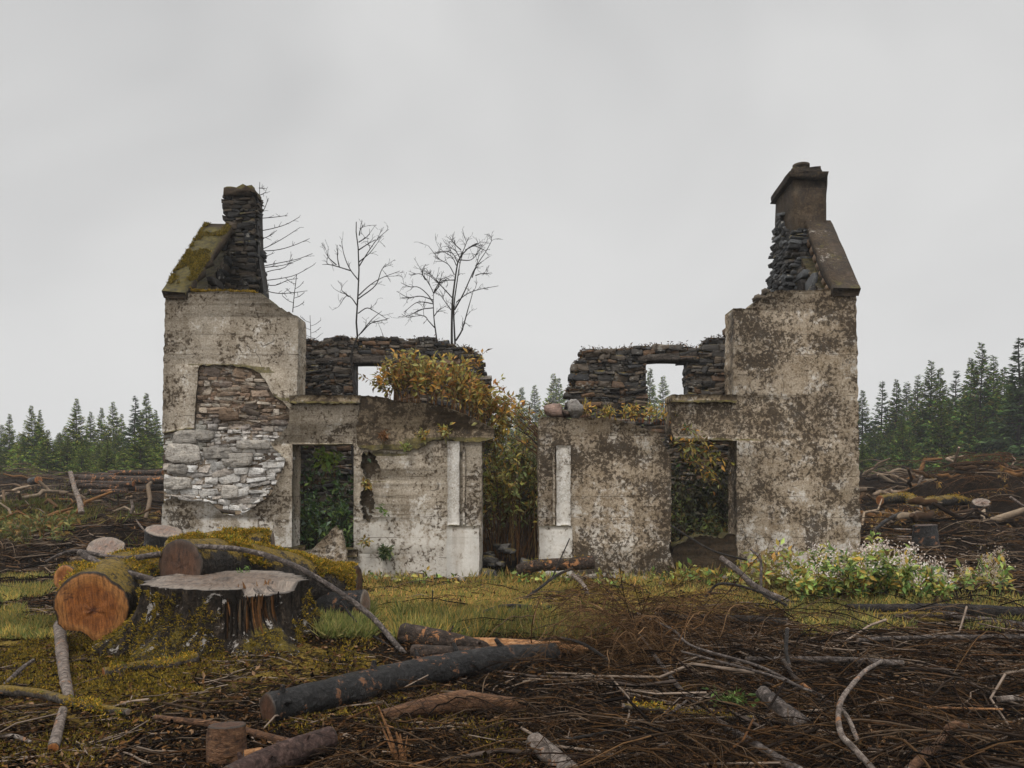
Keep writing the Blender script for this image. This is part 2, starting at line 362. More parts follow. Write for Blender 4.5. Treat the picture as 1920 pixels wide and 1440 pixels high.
# ---------------------------------------------------------------- ground
def gz(x, y):
    x = np.asarray(x, float); y = np.asarray(y, float)
    t = np.clip((y - 13.5) / 32.0, 0, 1.6)
    z = 2.05 * np.minimum(t, 1) ** .92 + .25 * np.maximum(t - 1, 0)
    p = np.stack([x, y, 0 * x], -1)
    out = 1 - sstep(4.9, 5.6, np.abs(x)) * 1.0
    rough = np.where((y > 12.2) & (y < 17.3) & (np.abs(x) < 5.5), .5, 1.0)
    z = z + rough * ((.10 + .26 * sstep(14, 20, y) * sstep(5.2, 7, np.abs(x)) * sstep(48, 34, y)) * fbm(p * .55, 4, 3) + .03 * fbm(p * 3.1, 3, 9)) * (1 + .8 * sstep(13, 22, y))
    z = z + 1.5 * np.exp(-((x - 12.9) / 2.2) ** 2 - ((y - 20.8) / 2.4) ** 2) + .85 * np.exp(-((x - 11.5) / 4.5) ** 2 - ((y - 27) / 2.5) ** 2) + .5 * np.exp(-((x + 14) / 5) ** 2 - ((y - 29) / 2.5) ** 2)                  # heaped root plate on the right
    z = z + .30 * np.exp(-((x + 8.6) / 2.4) ** 2 - ((y - 17.5) / 1.6) ** 2) + .28 * np.exp(-((x - 9.2) / 2.2) ** 2 - ((y - 16.5) / 1.6) ** 2)
    z = z + .16 * np.exp(-((x + 2.35) / 1.3) ** 2 - ((y - 7.2) / 1.0) ** 2)                  # soil heaped about the big stump
    z = z - .12 * sstep(.2, 2.0, x) * (1 - sstep(6.2, 7.6, y))                              # hollow under the brash
    return z
def G(px, py, lift=0.0):               # the ground point that shows at this pixel
    Y = HC * F / (py - HY)
    for _ in range(12):
        X = (px - CX) * Y / F; Y = .5 * Y + .5 * np.clip((HC - float(gz(X, Y)) - lift) * F / (py - HY), 2.5, 60)
    return np.array(((px - CX) * Y / F, Y, float(gz((px - CX) * Y / F, Y)) + lift))

xs = np.concatenate([-np.geomspace(9, 240, 46)[::-1], np.linspace(-8.95, 8.95, 300), np.geomspace(9, 240, 46)])
ys = np.concatenate([-np.geomspace(.5, 120, 18)[::-1], np.linspace(.2, 19, 330), np.geomspace(19.1, 240, 70)])
gx, gy = np.meshgrid(xs, ys)
mb = MB(); nx, ny = len(xs), len(ys)
fine = sstep(24, 15, np.hypot(gx, gy)) * .022 * fbm(np.stack([gx, gy, 0 * gx], -1) * 9, 3, 31)
i = (np.arange(ny - 1)[:, None] * nx + np.arange(nx - 1)[None]).ravel()
mb.add(np.stack([gx, gy, gz(gx, gy) + fine], -1).reshape(-1, 3), np.stack([i, i + 1, i + nx + 1, i + nx], 1))
t = NT('forest_soil'); X, Yc, Z = t.xyz()
n1 = t.noise(1.6, 5, .65, .4); n2 = t.noise(11, 6, .7); n3 = t.noise(46, 5, .7)
c = t.ramp(t.op('ADD', t.op('MULTIPLY', n2, .6), t.op('MULTIPLY', n3, .4)), [(.36, (.003, .0022, .0016)), (.5, (.011, .0072, .0045)), (.66, (.055, .030, .014))])
def blob(x, y, rx, ry):               # ground cover grows in patches
    a = t.op('DIVIDE', t.op('SUBTRACT', X, x), rx); b = t.op('DIVIDE', t.op('SUBTRACT', Yc, y), ry)
    return t.step(t.op('ADD', t.op('MULTIPLY', a, a), t.op('MULTIPLY', b, b)), 1.25, .35)
gm = blob(.0, 10.6, 4.6, 2.6)
for b in ((-5.2, 8.2, 2.0, 1.6), (-2.0, 6.0, 1.3, 1.0), (-10.5, 19, 4, 2.0), (6, 9.2, 3, 1.3), (-3.2, 5.4, 1.0, .8)):
    gm = t.op('MAXIMUM', gm, t.op('MULTIPLY', blob(*b), .75))
gm = t.op('MAXIMUM', gm, t.op('MULTIPLY', t.step(Yc, 24, 40), .35))
mk = t.step(t.op('ADD', t.op('ADD', t.noise(2.6, 8, .75, .8), t.op('MULTIPLY', n3, .2)), t.op('MULTIPLY', gm, .36)), .78, .95)
c = t.mix(mk, c, t.ramp(t.op('ADD', t.op('MULTIPLY', n3, .5), t.op('MULTIPLY', n1, .5)), [(.36, (.07, .055, .014)), (.5, (.23, .16, .034)), (.64, (.44, .28, .075))]))
t.bump(t.op('ADD', t.op('MULTIPLY', n2, 1.4), n3), 1.0, .05)
M['soil'] = t.out(c, .92, .05)
tag(mb.build('ground', M['soil'], smooth=True), kind='structure')

# ---------------------------------------------------------------- the ruined house
Y0 = 12.7
def uv(pts, Y=Y0): return [((x - CX) * Y / F, HC + (HY - y) * Y / F) for x, y in pts]
def rough(poly, step=.07, amp=.012, seed=0, keep=()):
    rng = np.random.default_rng(seed); out = []
    n = len(poly)
    for k in range(n):
        a = np.array(poly[k]); b = np.array(poly[(k + 1) % n]); L_ = np.linalg.norm(b - a); m = max(1, int(L_ / step)); nr = np.array((-(b - a)[1], (b - a)[0])) / max(L_, 1e-6)
        for j in range(m):
            q = a + (b - a) * j / m
            if j: q = q + nr * rng.normal(0, amp)
            out.append((q[0], q[1]))
    return out
def prism(mb, loops, m3, d0, d1, col=(1, 1, 1)):       # outline with holes, pushed from depth d0 to d1
    tris = tessellate_polygon([[Vector((u, v, 0)) for u, v in lp] for lp in loops])
    fl = [q for lp in loops for q in lp]; n = len(fl)
    V = [m3(u, v, d0) for u, v in fl] + [m3(u, v, d1) for u, v in fl]
    tr = np.array(tris); q = []; o = 0
    for lp in loops:
        k = len(lp); a = np.arange(k) + o; b = (np.arange(k) + 1) % k + o
        q.append(np.stack([a, b, b + n, a + n], 1)); o += k
    mb.add(V, [tr, tr[:, ::-1] + n, np.concatenate(q)], col)
def front(u, v, d): return (u, Y0 + d, v)
def pip(u, v, poly):
    c = False; x2, y2 = poly[-1]
    for x1, y1 in poly:
        if (y1 > v) != (y2 > v) and u < (x2 - x1) * (v - y1) / (y2 - y1) + x1: c = not c
        x2, y2 = x1, y1
    return c
def rubble(mb, loops, m3, thick, rng, colfn, hmin=.07, hmax=.2, wmin=.14, wmax=.5, relief=.035, prot=0.0, wamp=1.0):
    """random rubble: every stone its own rounded block, jittered; m3(u, v, d) with d into the wall"""
    o = np.array(loops[0]); u0, v0 = o.min(0); u1, v1 = o.max(0); v = v0
    while v < v1:
        h = rng.uniform(hmin, hmax) * (1.25 if rng.random() < .15 else 1); u = u0 - rng.uniform(0, wmax)
        while u < u1:
            wd = rng.uniform(wmin, wmax) * (.6 if h < (hmin + hmax) * .4 else 1)
            parts = [(v, h)] if (rng.random() < .72 or h < .1) else [(v, h * .5), (v + h * .5, h * .5)]
            for vv, hh in parts:
                cu, cv = u + wd / 2, vv + hh / 2
                ok = pip(cu, cv, loops[0]) and not any(pip(cu, cv, q) for q in loops[1:])
                for q in loops[1:]:                                        # stones stop at the opening's edge
                    pass
                if not ok: continue
                g = rng.uniform(.0, .009)
                a, b, cc, d = u + g, u + wd - g, vv + g * .7, vv + hh - g * .7
                for q in loops[1:]:
                    qa = np.array(q); qu0, qv0 = qa.min(0); qu1, qv1 = qa.max(0)
                    if qv0 < cv < qv1:
                        if cu < qu0: b = min(b, qu0 - .002)
                        elif cu > qu1: a = max(a, qu1 + .002)
                    if qu0 < cu < qu1 and cv > qv1: cc = max(cc, qv1 + .002)
                if b - a < .03 or d - cc < .02: continue
                j = lambda s: rng.uniform(-s, s)
                s = min(hh, wd) * .16
                cor = [(a + j(s), cc + j(s * .7)), (b + j(s), cc + j(s * .7)), (b + j(s), d + j(s * .7)), (a + j(s), d + j(s * .7))]
                oct_ = []
                for k in range(4):
                    p, q = np.array(cor[k]), np.array(cor[(k + 1) % 4]); f = rng.uniform(.02, .16)
                    oct_ += [p + (q - p) * f, p + (q - p) * (1 - f * rng.uniform(.6, 1.2))]
                oct_ = np.array(oct_); oct_ = oct_ + rng.normal(0, .045 * min(hh, wd), oct_.shape)
                oct_ = oct_ + np.stack([.05 * vnoise(np.stack([oct_[:, 0] * 2.1, oct_[:, 1] * 2.4, 0 * oct_[:, 0]], 1), 5), .06 * vnoise(np.stack([oct_[:, 0] * 1.6, oct_[:, 1] * 2.2, 0 * oct_[:, 0] + 3], 1), 9)], 1) * wamp
                ce = oct_.mean(0); tw_ = rng.normal(0, .09); oct_ = ce + (oct_ - ce) @ np.array(((math.cos(tw_), math.sin(tw_)), (-math.sin(tw_), math.cos(tw_))))
                pr = prot + rng.normal(0, relief * .45); tl = rng.normal(0, .35 * relief, 2)
                def lay(sc, dep):
                    r_ = ce + (oct_ - ce) * sc
                    return [m3(x, y, dep + tl[0] * (x - ce[0]) / max(wd, .1) * 2 + tl[1] * (y - ce[1]) / max(hh, .05) * 2 + rng.normal(0, .006)) for x, y in r_]
                V = lay(.96, thick) + lay(1.03, relief * 1.1 - pr) + lay(1.0, relief * .22 - pr) + lay(.90, -pr) 
                qs = []
                for r_ in range(3):
                    for k in range(8): qs.append((r_ * 8 + k, r_ * 8 + (k + 1) % 8, r_ * 8 + 8 + (k + 1) % 8, r_ * 8 + 8 + k))
                V.append(np.mean(V[24:32], 0)); tri = [(24 + k, 24 + (k + 1) % 8, 32) for k in range(8)] 
                mb.add(V, [np.array(qs), np.array(tri)], colfn(cu, cv, rng))
            u += wd
        v += h * .97

house = empty('ruined_house', (0, Y0, 0), 'roofless ruined stone cottage with two chimneys and crumbling rendered walls', 'ruin')
SEED = 100
def part(name, mat, fn, parent=house, label=None, smooth=False):
    m = MB(); fn(m); o = m.build(name, mat, parent, smooth)
    if label: o['label'] = label
    return o

patch_edge = [(304, 813), (330, 808), (364, 803), (366, 760), (372, 690), (374, 685), (400, 683), (430, 685), (470, 691), (488, 700), (500, 717), (513, 742), (530, 752), (543, 768), (542, 793), (523, 819), (507, 832), (516, 844), (535, 860), (532, 876), (523, 896), (513, 918), (504, 931), (484, 944), (459, 963), (446, 967), (417, 964), (405, 953), (390, 940), (357, 940), (334, 936), (312, 936), (304, 947)]
left_outer = patch_edge + [(302, 1000), (303, 1112), (560, 1112), (835, 1108), (903, 1095), (903, 985), (903, 828), (924, 822), (925, 803), (915, 798), (870, 776), (838, 764), (800, 757), (758, 754), (735, 751), (726, 745), (678, 742), (557, 742), (559, 604), (557, 592), (549, 590), (542, 584), (534, 586), (528, 577), (519, 578), (515, 569), (507, 568), (503, 559), (494, 557), (489, 549), (420, 546), (352, 549), (350, 546), (310, 546), (306, 700)]
win_l = [(548, 833), (663, 833), (663, 1036), (547, 1036)]
gouge1 = [(679, 852), (694, 847), (706, 856), (711, 872), (702, 884), (696, 900), (684, 893), (677, 872)]
gouge2 = [(682, 908), (692, 903), (700, 925), (701, 950), (694, 982), (680, 968), (674, 940)]
def lw(m):
    prism(m, [rough(uv(left_outer), .05, .006, 1), rough(uv(win_l), .15, .003, 2), rough(uv(gouge1), .03, .016, 3), rough(uv(gouge2), .03, .016, 4)], front, 0, .5)
lwall = part('front_wall', M['render_left'], lw, label='pale rendered front wall with a fallen patch showing stones')
def gfill(m):
    for g in (gouge1, gouge2):
        gg = np.array(uv(g)); c_ = gg.mean(0); gg = c_ + (gg - c_) * 1.15
        prism(m, [[tuple(q) for q in gg]], front, .11, .45, (.06, .045, .03))
part('wall_core', M['core'], gfill, lwall)
rng = np.random.default_rng(5)
def patch_col(u, v, r):
    low = sstep(2.6, 2.0, v)
    a = pal(r, 1, [(.27, .20, .145), (.22, .155, .105), (.33, .275, .215), (.19, .125, .085), (.38, .33, .27), (.13, .10, .08)], .2)[0]
    b = pal(r, 1, [(.58, .56, .53), (.50, .475, .44), (.64, .62, .59), (.38, .335, .29), (.33, .305, .28)], .15)[0]
    if u < -4.9 and 2.0 < v < 2.45: return np.array((.30, .285, .25)) * r.uniform(.85, 1.15)
    return a * (1 - low) + b * low if r.random() > .06 else np.array((.09, .07, .055))
def stones(m):
    pp = uv(patch_edge)
    pp_in = [(q[0] - (.0 if q[0] > -5.5 else .0), q[1]) for q in pp]
    rubble(m, [pp_in], lambda u, v, d: (max(u, -5.555), Y0 + .055 + d, v), .3, rng, patch_col, .045, .14, .09, .36, .03, .012)
    rubble(m, [pp_in], lambda u, v, d: (max(u, -5.55), Y0 + .072 + d, v), .3, rng, lambda u, v, r: patch_col(u, v, r) * .85, .03, .07, .05, .16, .02, .01)
    for (x0, y0, x1, y1) in ((306, 827, 378, 868), (377, 838, 437, 862), (306, 893, 360, 918), (318, 806, 372, 832), (413, 848, 476, 876), (440, 822, 512, 842), (415, 905, 460, 942), (478, 848, 532, 872)):
        q = uv([(x0, y1), (x1, y1), (x1, y0), (x0, y0)])
        rubble(m, [q], lambda u, v, d: (u, Y0 + .02 + d, v), .25, rng, lambda u, v, r: np.array((.42, .40, .365)) * r.uniform(.75, 1.15), abs(q[2][1] - q[0][1]) * .99, abs(q[2][1] - q[0][1]), abs(q[1][0] - q[0][0]) * .99, abs(q[1][0] - q[0][0]), .05, .02) if False else None
def bigstones(m):
    r = np.random.default_rng(8)
    for (x0, y0, x1, y1) in ((306, 829, 377, 868), (378, 838, 437, 862), (307, 893, 360, 919), (322, 806, 372, 833), (413, 849, 474, 877), (440, 824, 508, 843), (415, 908, 447, 938), (310, 870, 352, 890), (362, 806, 402, 826), (408, 764, 448, 790)):
        cx_, cy_ = (x0 + x1) / 2, (y0 + y1) / 2; an = np.linspace(0, 2 * math.pi, 14, endpoint=False)
        lay = []
        sq = lambda a: np.sign(a) * np.abs(a) ** .5
        jit = 1 + r.uniform(-.16, .07, 14)
        for sc, d in ((1.0, .25), (1.0, .04), (.985, .004), (.90, -.010), (.4, -.012)):
            for k in range(14):
                u, v = uv([(cx_ + sq(math.cos(an[k])) * (x1 - x0) / 2 * sc * jit[k], cy_ + sq(math.sin(an[k])) * (y1 - y0) / 2 * sc * jit[k])])[0]
                lay.append((max(u, -5.575), Y0 + d + r.normal(0, .007), v))
        q = [(a * 14 + k, a * 14 + (k + 1) % 14, a * 14 + 14 + (k + 1) % 14, a * 14 + 14 + k) for a in range(4) for k in range(14)]
        lay.append(np.mean(lay[56:70], 0)); tr = [(56 + k, 56 + (k + 1) % 14, 70) for k in range(14)]
        m.add(lay, [np.array(q), np.array(tr)], np.array((.36, .33, .29) if cy_ > 800 else (.24, .165, .11)) * r.uniform(.6, 1.2))
def pcore(m):
    pp = np.array(uv(patch_edge)); c_ = pp.mean(0)
    prism(m, [[tuple(q) for q in pp]], front, .062, .46, (.20, .155, .11))
part('exposed_stones', M['stone_pale'], lambda m: (stones(m), bigstones(m)), lwall)
part('wall_core', M['core'], pcore, lwall)

r_block = [(1012, 1098), (1010, 985), (1008, 880), (1011, 784), (1022, 781), (1060, 784), (1100, 782), (1150, 787), (1180, 793), (1215, 806), (1236, 812), (1243, 830), (1250, 845), (1258, 862), (1258, 1000), (1255, 1030), (1262, 1050), (1273, 1098)]
r_mass = [(1258, 756), (1257, 800), (1266, 826), (1382, 826), (1381, 1005), (1383, 1030), (1386, 1098), (1614, 1098), (1613, 1000), (1610, 800), (1605, 541), (1560, 542), (1500, 544), (1442, 546), (1438, 556), (1418, 563), (1411, 577), (1375, 578), (1375, 742), (1258, 742)]
rw = part('front_wall', M['render_right'], lambda m: (prism(m, [rough(uv(r_block), .06, .008, 11)], front, 0, .48), prism(m, [rough(uv(r_mass), .06, .008, 12)], front, 0, .5)), label='rendered front wall thickly blotched with brown lichen')
low = [(1256, 1098), (1257, 1045), (1268, 1024), (1290, 1012), (1320, 1006), (1352, 1010), (1372, 1001), (1386, 1004), (1386, 1098)]
part('window_breast', M['slate'], lambda m: prism(m, [rough(uv(low), .04, .015, 13)], front, .06, .44))
band = [(679, 743), (726, 746), (758, 755), (800, 758), (838, 765), (870, 777), (915, 799), (926, 804), (925, 823), (900, 829), (862, 828), (838, 824), (812, 825), (790, 838), (762, 846), (728, 843), (700, 845), (672, 838), (668, 800), (676, 770)]
part('wall_head', M['render_mossy'], lambda m: prism(m, [rough(uv(band), .05, .012, 21)], front, -.05, .03))
def sill(x0, x1, y0, y1, nm='window_sill'):
    def f(m):
        q = rough(uv([(x0, y1), (x1, y1), (x1, y0), (x0, y0)]), .05, .006, int(x0)); prism(m, [q], front, -.10, .42)
    return part(nm, M['sill'], f)
sill(545, 678, 742, 757); sill(1257, 1379, 741, 755)
sill(636, 671, 1030, 1044); sill(534, 560, 1026, 1041)
def pil(xs0, xs1, ys0, ys1, pr, sd): return lambda m: prism(m, [rough(uv([(xs0, ys1), (xs1, ys1), (xs1, ys0), (xs0, ys0)]), .06, .004, sd)], front, -pr, .04)
for k, (a, b, c_, d) in enumerate(((840, 862, 828, 985), (1043, 1069, 836, 985))):
    p = part('pilaster', M['render_white'], pil(a, b, c_, d, .10, 30 + k))
    bx = (839, 899) if k == 0 else (1011, 1072)
    part('pilaster_base', M['render_white'], pil(bx[0], bx[1], 986, 1100, .14, 40 + k), p)
    xr = 868 if k == 0 else 1036
    part('door_moulding', M['render_left'], pil(xr, xr + 4, 838, 985, .04, 50 + k))

# gables, seen from inside, with coping slabs and chimneys
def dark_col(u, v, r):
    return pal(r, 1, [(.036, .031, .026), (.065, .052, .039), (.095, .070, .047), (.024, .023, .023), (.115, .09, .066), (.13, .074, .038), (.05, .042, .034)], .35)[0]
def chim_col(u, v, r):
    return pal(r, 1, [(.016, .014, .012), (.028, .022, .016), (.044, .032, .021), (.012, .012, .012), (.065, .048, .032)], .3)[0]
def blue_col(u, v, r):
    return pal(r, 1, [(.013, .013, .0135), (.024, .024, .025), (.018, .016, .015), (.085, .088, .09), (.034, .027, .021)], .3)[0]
for sgn in (-1, 1):
    xin, xout = 5.08 * sgn, 5.53 * sgn
    gab = [(13.2, -.3), (13.2, 4.52), (14.75, 5.98), (14.95, 6.05), (15.2, 5.9), (16.9, 4.4), (17.35, 4.3), (17.35, -.3)]
    g = part('gable_wall', M['render_left'] if sgn < 0 else M['render_right'], lambda m: prism(m, [rough(gab, .08, .01, 60 + sgn)], lambda u, v, d: (xin + sgn * d, u, v), .06, .45))
    gin = [(13.2, 3.0), (13.2, 4.47), (14.7, 5.9), (14.95, 6.0), (15.2, 5.85), (16.9, 4.35), (17.3, 4.25), (17.3, 3.0)]
    gall = [(13.2, 0)] + gin[1:-1] + [(17.0, 0)]
    rr = np.random.default_rng(70 + sgn)
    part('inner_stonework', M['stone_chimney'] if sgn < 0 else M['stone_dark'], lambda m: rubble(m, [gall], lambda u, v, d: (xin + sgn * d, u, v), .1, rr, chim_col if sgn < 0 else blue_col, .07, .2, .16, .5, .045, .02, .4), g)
    # coping slab from the eaves up to the chimney
    def slab(m):
        if sgn < 0: f0, f1, t0, t1, yt = P(303, 545, 12.58), P(353, 547, 12.58), P(384, 419, 14.46), P(436, 421, 14.46), .11
        else: f0, f1, t0, t1, yt = P(1614, 541, 12.58), P(1561, 541, 12.58), P(1558, 413, 14.3), P(1510, 413, 14.3), .11
        r = np.random.default_rng(80 + sgn); n = 14; V = []
        for k in range(n):
            f = k / (n - 1); a = f0 * (1 - f) + t0 * f; b = f1 * (1 - f) + t1 * f
            b = b + np.array((-.07 * sgn * -1 * r.uniform(-.4, 1) if sgn < 0 else r.uniform(-.02, .02), 0, 0))
            up_ = np.array((0, -.08, .10)); jt = r.normal(0, .008, (4, 3))
            V += [a + jt[0] * .4, b + jt[1], b - up_ * yt * 9 + jt[2], a - up_ * yt * 9 + jt[3] * .4]
        q = []
        for k in range(n - 1):
            for j in range(4): q.append((k * 4 + j, k * 4 + (j + 1) % 4, k * 4 + 4 + (j + 1) % 4, k * 4 + 4 + j))
        q += [(0, 1, 2, 3), ((n - 1) * 4 + 3, (n - 1) * 4 + 2, (n - 1) * 4 + 1, (n - 1) * 4)]
        m.add(V, np.array(q))
    part('coping_slab', M['slate'] if sgn < 0 else M['slab_right'], slab, g)
part('brick_edge', M['stone_pale'], lambda m: [m.add(*(lambda a, b: ([a, b, b + (.05, 0, .02), a + (.05, 0, .02), a + (0, .2, -.1), b + (0, .2, -.1), b + (.05, .2, -.08), a + (.05, .2, -.08)], np.array([(0, 1, 2, 3), (4, 7, 6, 5), (0, 4, 5, 1), (3, 2, 6, 7), (0, 3, 7, 4), (1, 5, 6, 2)])))(P(1513 + 46 * f, 425 + 110 * f, 14.22 - 1.5 * f), P(1513 + 46 * (f + .08), 425 + 110 * (f + .08), 14.22 - 1.5 * (f + .08))), (.40, .28, .19)) for f in np.linspace(0, .9, 8)])

def hexa(m, c8, jit, rng, n=5, col=(1, 1, 1)):       # solid between two rings of 4 corners, ring edges broken a little
    lo, hi = np.array(c8[:4]), np.array(c8[4:]); V = []; k = 0
    def ring(c):
        return np.concatenate([[c[j] * (1 - f) + c[(j + 1) % 4] * f for f in np.arange(n) / n] for j in range(4)])
    L_ = 5; rows = [ring(lo * (1 - f) + hi * f) for f in np.linspace(0, 1, L_)]
    rows = [r + rng.normal(0, jit, r.shape) for r in rows]; w_ = 4 * n
    V = np.concatenate(rows + [[rows[0].mean(0)], [rows[-1].mean(0)]])
    q = [(a * w_ + j, a * w_ + (j + 1) % w_, a * w_ + w_ + (j + 1) % w_, a * w_ + w_ + j) for a in range(L_ - 1) for j in range(w_)]
    t_ = [(j, len(V) - 2, (j + 1) % w_) for j in range(w_)] + [((L_ - 1) * w_ + j, (L_ - 1) * w_ + (j + 1) % w_, len(V) - 1) for j in range(w_)]
    m.add(V, [np.array(q), np.array(t_)], col)
# left chimney: bare rubble
YC = 14.45
ch_l = uv([(414, 1000), (408, 560), (410, 545), (414, 520), (420, 470), (424, 425), (421, 420), (417, 412), (421, 395), (418, 385), (420, 368), (419, 356), (474, 354), (476, 375), (477, 420), (479, 480), (486, 520), (489, 545), (492, 1000)], YC)
def chl(m):
    r = np.random.default_rng(90)
    clx = lambda u, v: float(np.clip(u, (417.5 - CX) * YC / F - .04 * sstep(5.6, 5.0, v) + .022 * fbm(np.array([v * 7, 0, 1.]), 3, 3), (476.5 - CX) * YC / F + .06 * sstep(5.9, 4.7, v) + .022 * fbm(np.array([v * 7, 5, 1.]), 3, 3)))
    rubble(m, [ch_l], lambda u, v, d: (clx(u, v), YC + d, v), .42, r, chim_col, .045, .12, .12, .36, .04, .015, .5)
    rubble(m, [ch_l], lambda u, v, d: (clx(u, v), YC + .035 + d, v), .38, r, chim_col, .03, .07, .06, .16, .03, .01, .4)
    prism(m, [[(u * .995, v) for u, v in ch_l]], lambda u, v, d: (u, YC + d, v), .09, .42, (.03, .026, .022))
    side = [(YC + .04, -.2), (YC + .04, 6.72), (YC + .44, 6.6), (YC + .44, -.2)]
    rubble(m, [side], lambda u, v, d: (-4.655 + .05 * sstep(5.9, 4.7, v) - d, u, v), .12, r, chim_col, .06, .14, .14, .36, .05, .02)
chim = part('chimney', M['stone_chimney'], chl, label='bare rubble chimney with a crumbled mossy top')
def capl(m):
    r = np.random.default_rng(91)
    hexa(m, [P(418, 364, YC - .08), P(479, 366, YC - .08), P(494, 388, YC + .5), P(430, 380, YC + .5), P(424, 350, YC - .06), P(473, 349, YC - .08), P(493, 377, YC + .5), P(434, 368, YC + .5)], .022, r)
part('chimney_cap', M['slate'], capl, chim)
# right chimney: rendered shaft on a rubble breast
YR = 14.3
def chr_(m):
    r = np.random.default_rng(93)
    a = [P(1487, 560, YR), P(1552, 560, YR), P(1552, 560, YR) + (0, 1.0, 0), P(1487, 560, YR) + (0, 1.0, 0)]
    b = [P(1489, 326, YR), P(1547, 326, YR), P(1547, 326, YR) + (0, .98, 0), P(1489, 326, YR) + (0, .98, 0)]
    hexa(m, a + b, .008, r, 6)
chim2 = part('chimney', M['chimney_render'], chr_, label='tall rendered chimney with an intact slab cap')
def chr_side(m):
    r = np.random.default_rng(94)
    side = [(YR + .1, 0), (YR + .0, 4.6), (YR + .02, 5.4), (YR + .3, 6.15), (YR + .62, 6.55), (YR + .98, 6.3), (YR + 1.02, 5.6), (YR + 1.1, 5.2), (YR + 1.12, 0)]
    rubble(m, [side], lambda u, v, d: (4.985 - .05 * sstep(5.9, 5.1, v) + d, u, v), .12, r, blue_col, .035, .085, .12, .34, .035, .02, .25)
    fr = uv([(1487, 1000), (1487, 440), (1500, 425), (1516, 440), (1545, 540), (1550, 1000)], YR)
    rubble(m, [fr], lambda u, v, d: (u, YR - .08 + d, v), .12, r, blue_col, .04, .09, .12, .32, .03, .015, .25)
part('inner_stonework', M['stone_dark'], chr_side, chim2)
def capr(m):
    r = np.random.default_rng(95)
    hexa(m, [P(1481, 333, YR - .1), P(1550, 335, YR - .1), P(1544, 388, YR + 1.1), P(1445, 382, YR + 1.1), P(1480, 320, YR - .12), P(1554, 321, YR - .12), P(1548, 377, YR + 1.1), P(1445, 369, YR + 1.1)], .007, r)
cp = part('chimney_cap', M['soot'], capr, chim2)
def pots(m):
    r = np.random.default_rng(96)
    hexa(m, [P(1482, 322, YR + .05), P(1542, 323, YR + .05), P(1536, 330, YR + .7), P(1480, 330, YR + .7), P(1488, 312, YR + .08), P(1538, 312, YR + .08), P(1532, 318, YR + .6), P(1486, 318, YR + .6)], .008, r)
part('flaunching', M['soot'], pots, cp)
def pot(m):
    c_ = P(1502, 318, YR + .3); an = np.arange(20) * math.pi / 10; rr_ = [.135, .14, .15, .15, .11, .10]; zz = [-.08, .03, .035, .085, .085, -.0]
    V = [(c_[0] + a * math.cos(t_), c_[1] + a * math.sin(t_), c_[2] + z_) for a, z_ in zip(rr_, zz) for t_ in an]
    m.add(V, np.array([(k * 20 + j, k * 20 + (j + 1) % 20, k * 20 + 20 + (j + 1) % 20, k * 20 + 20 + j) for k in range(5) for j in range(20)]))
part('chimney_pot', M['chimney_render'], pot, cp, smooth=True)

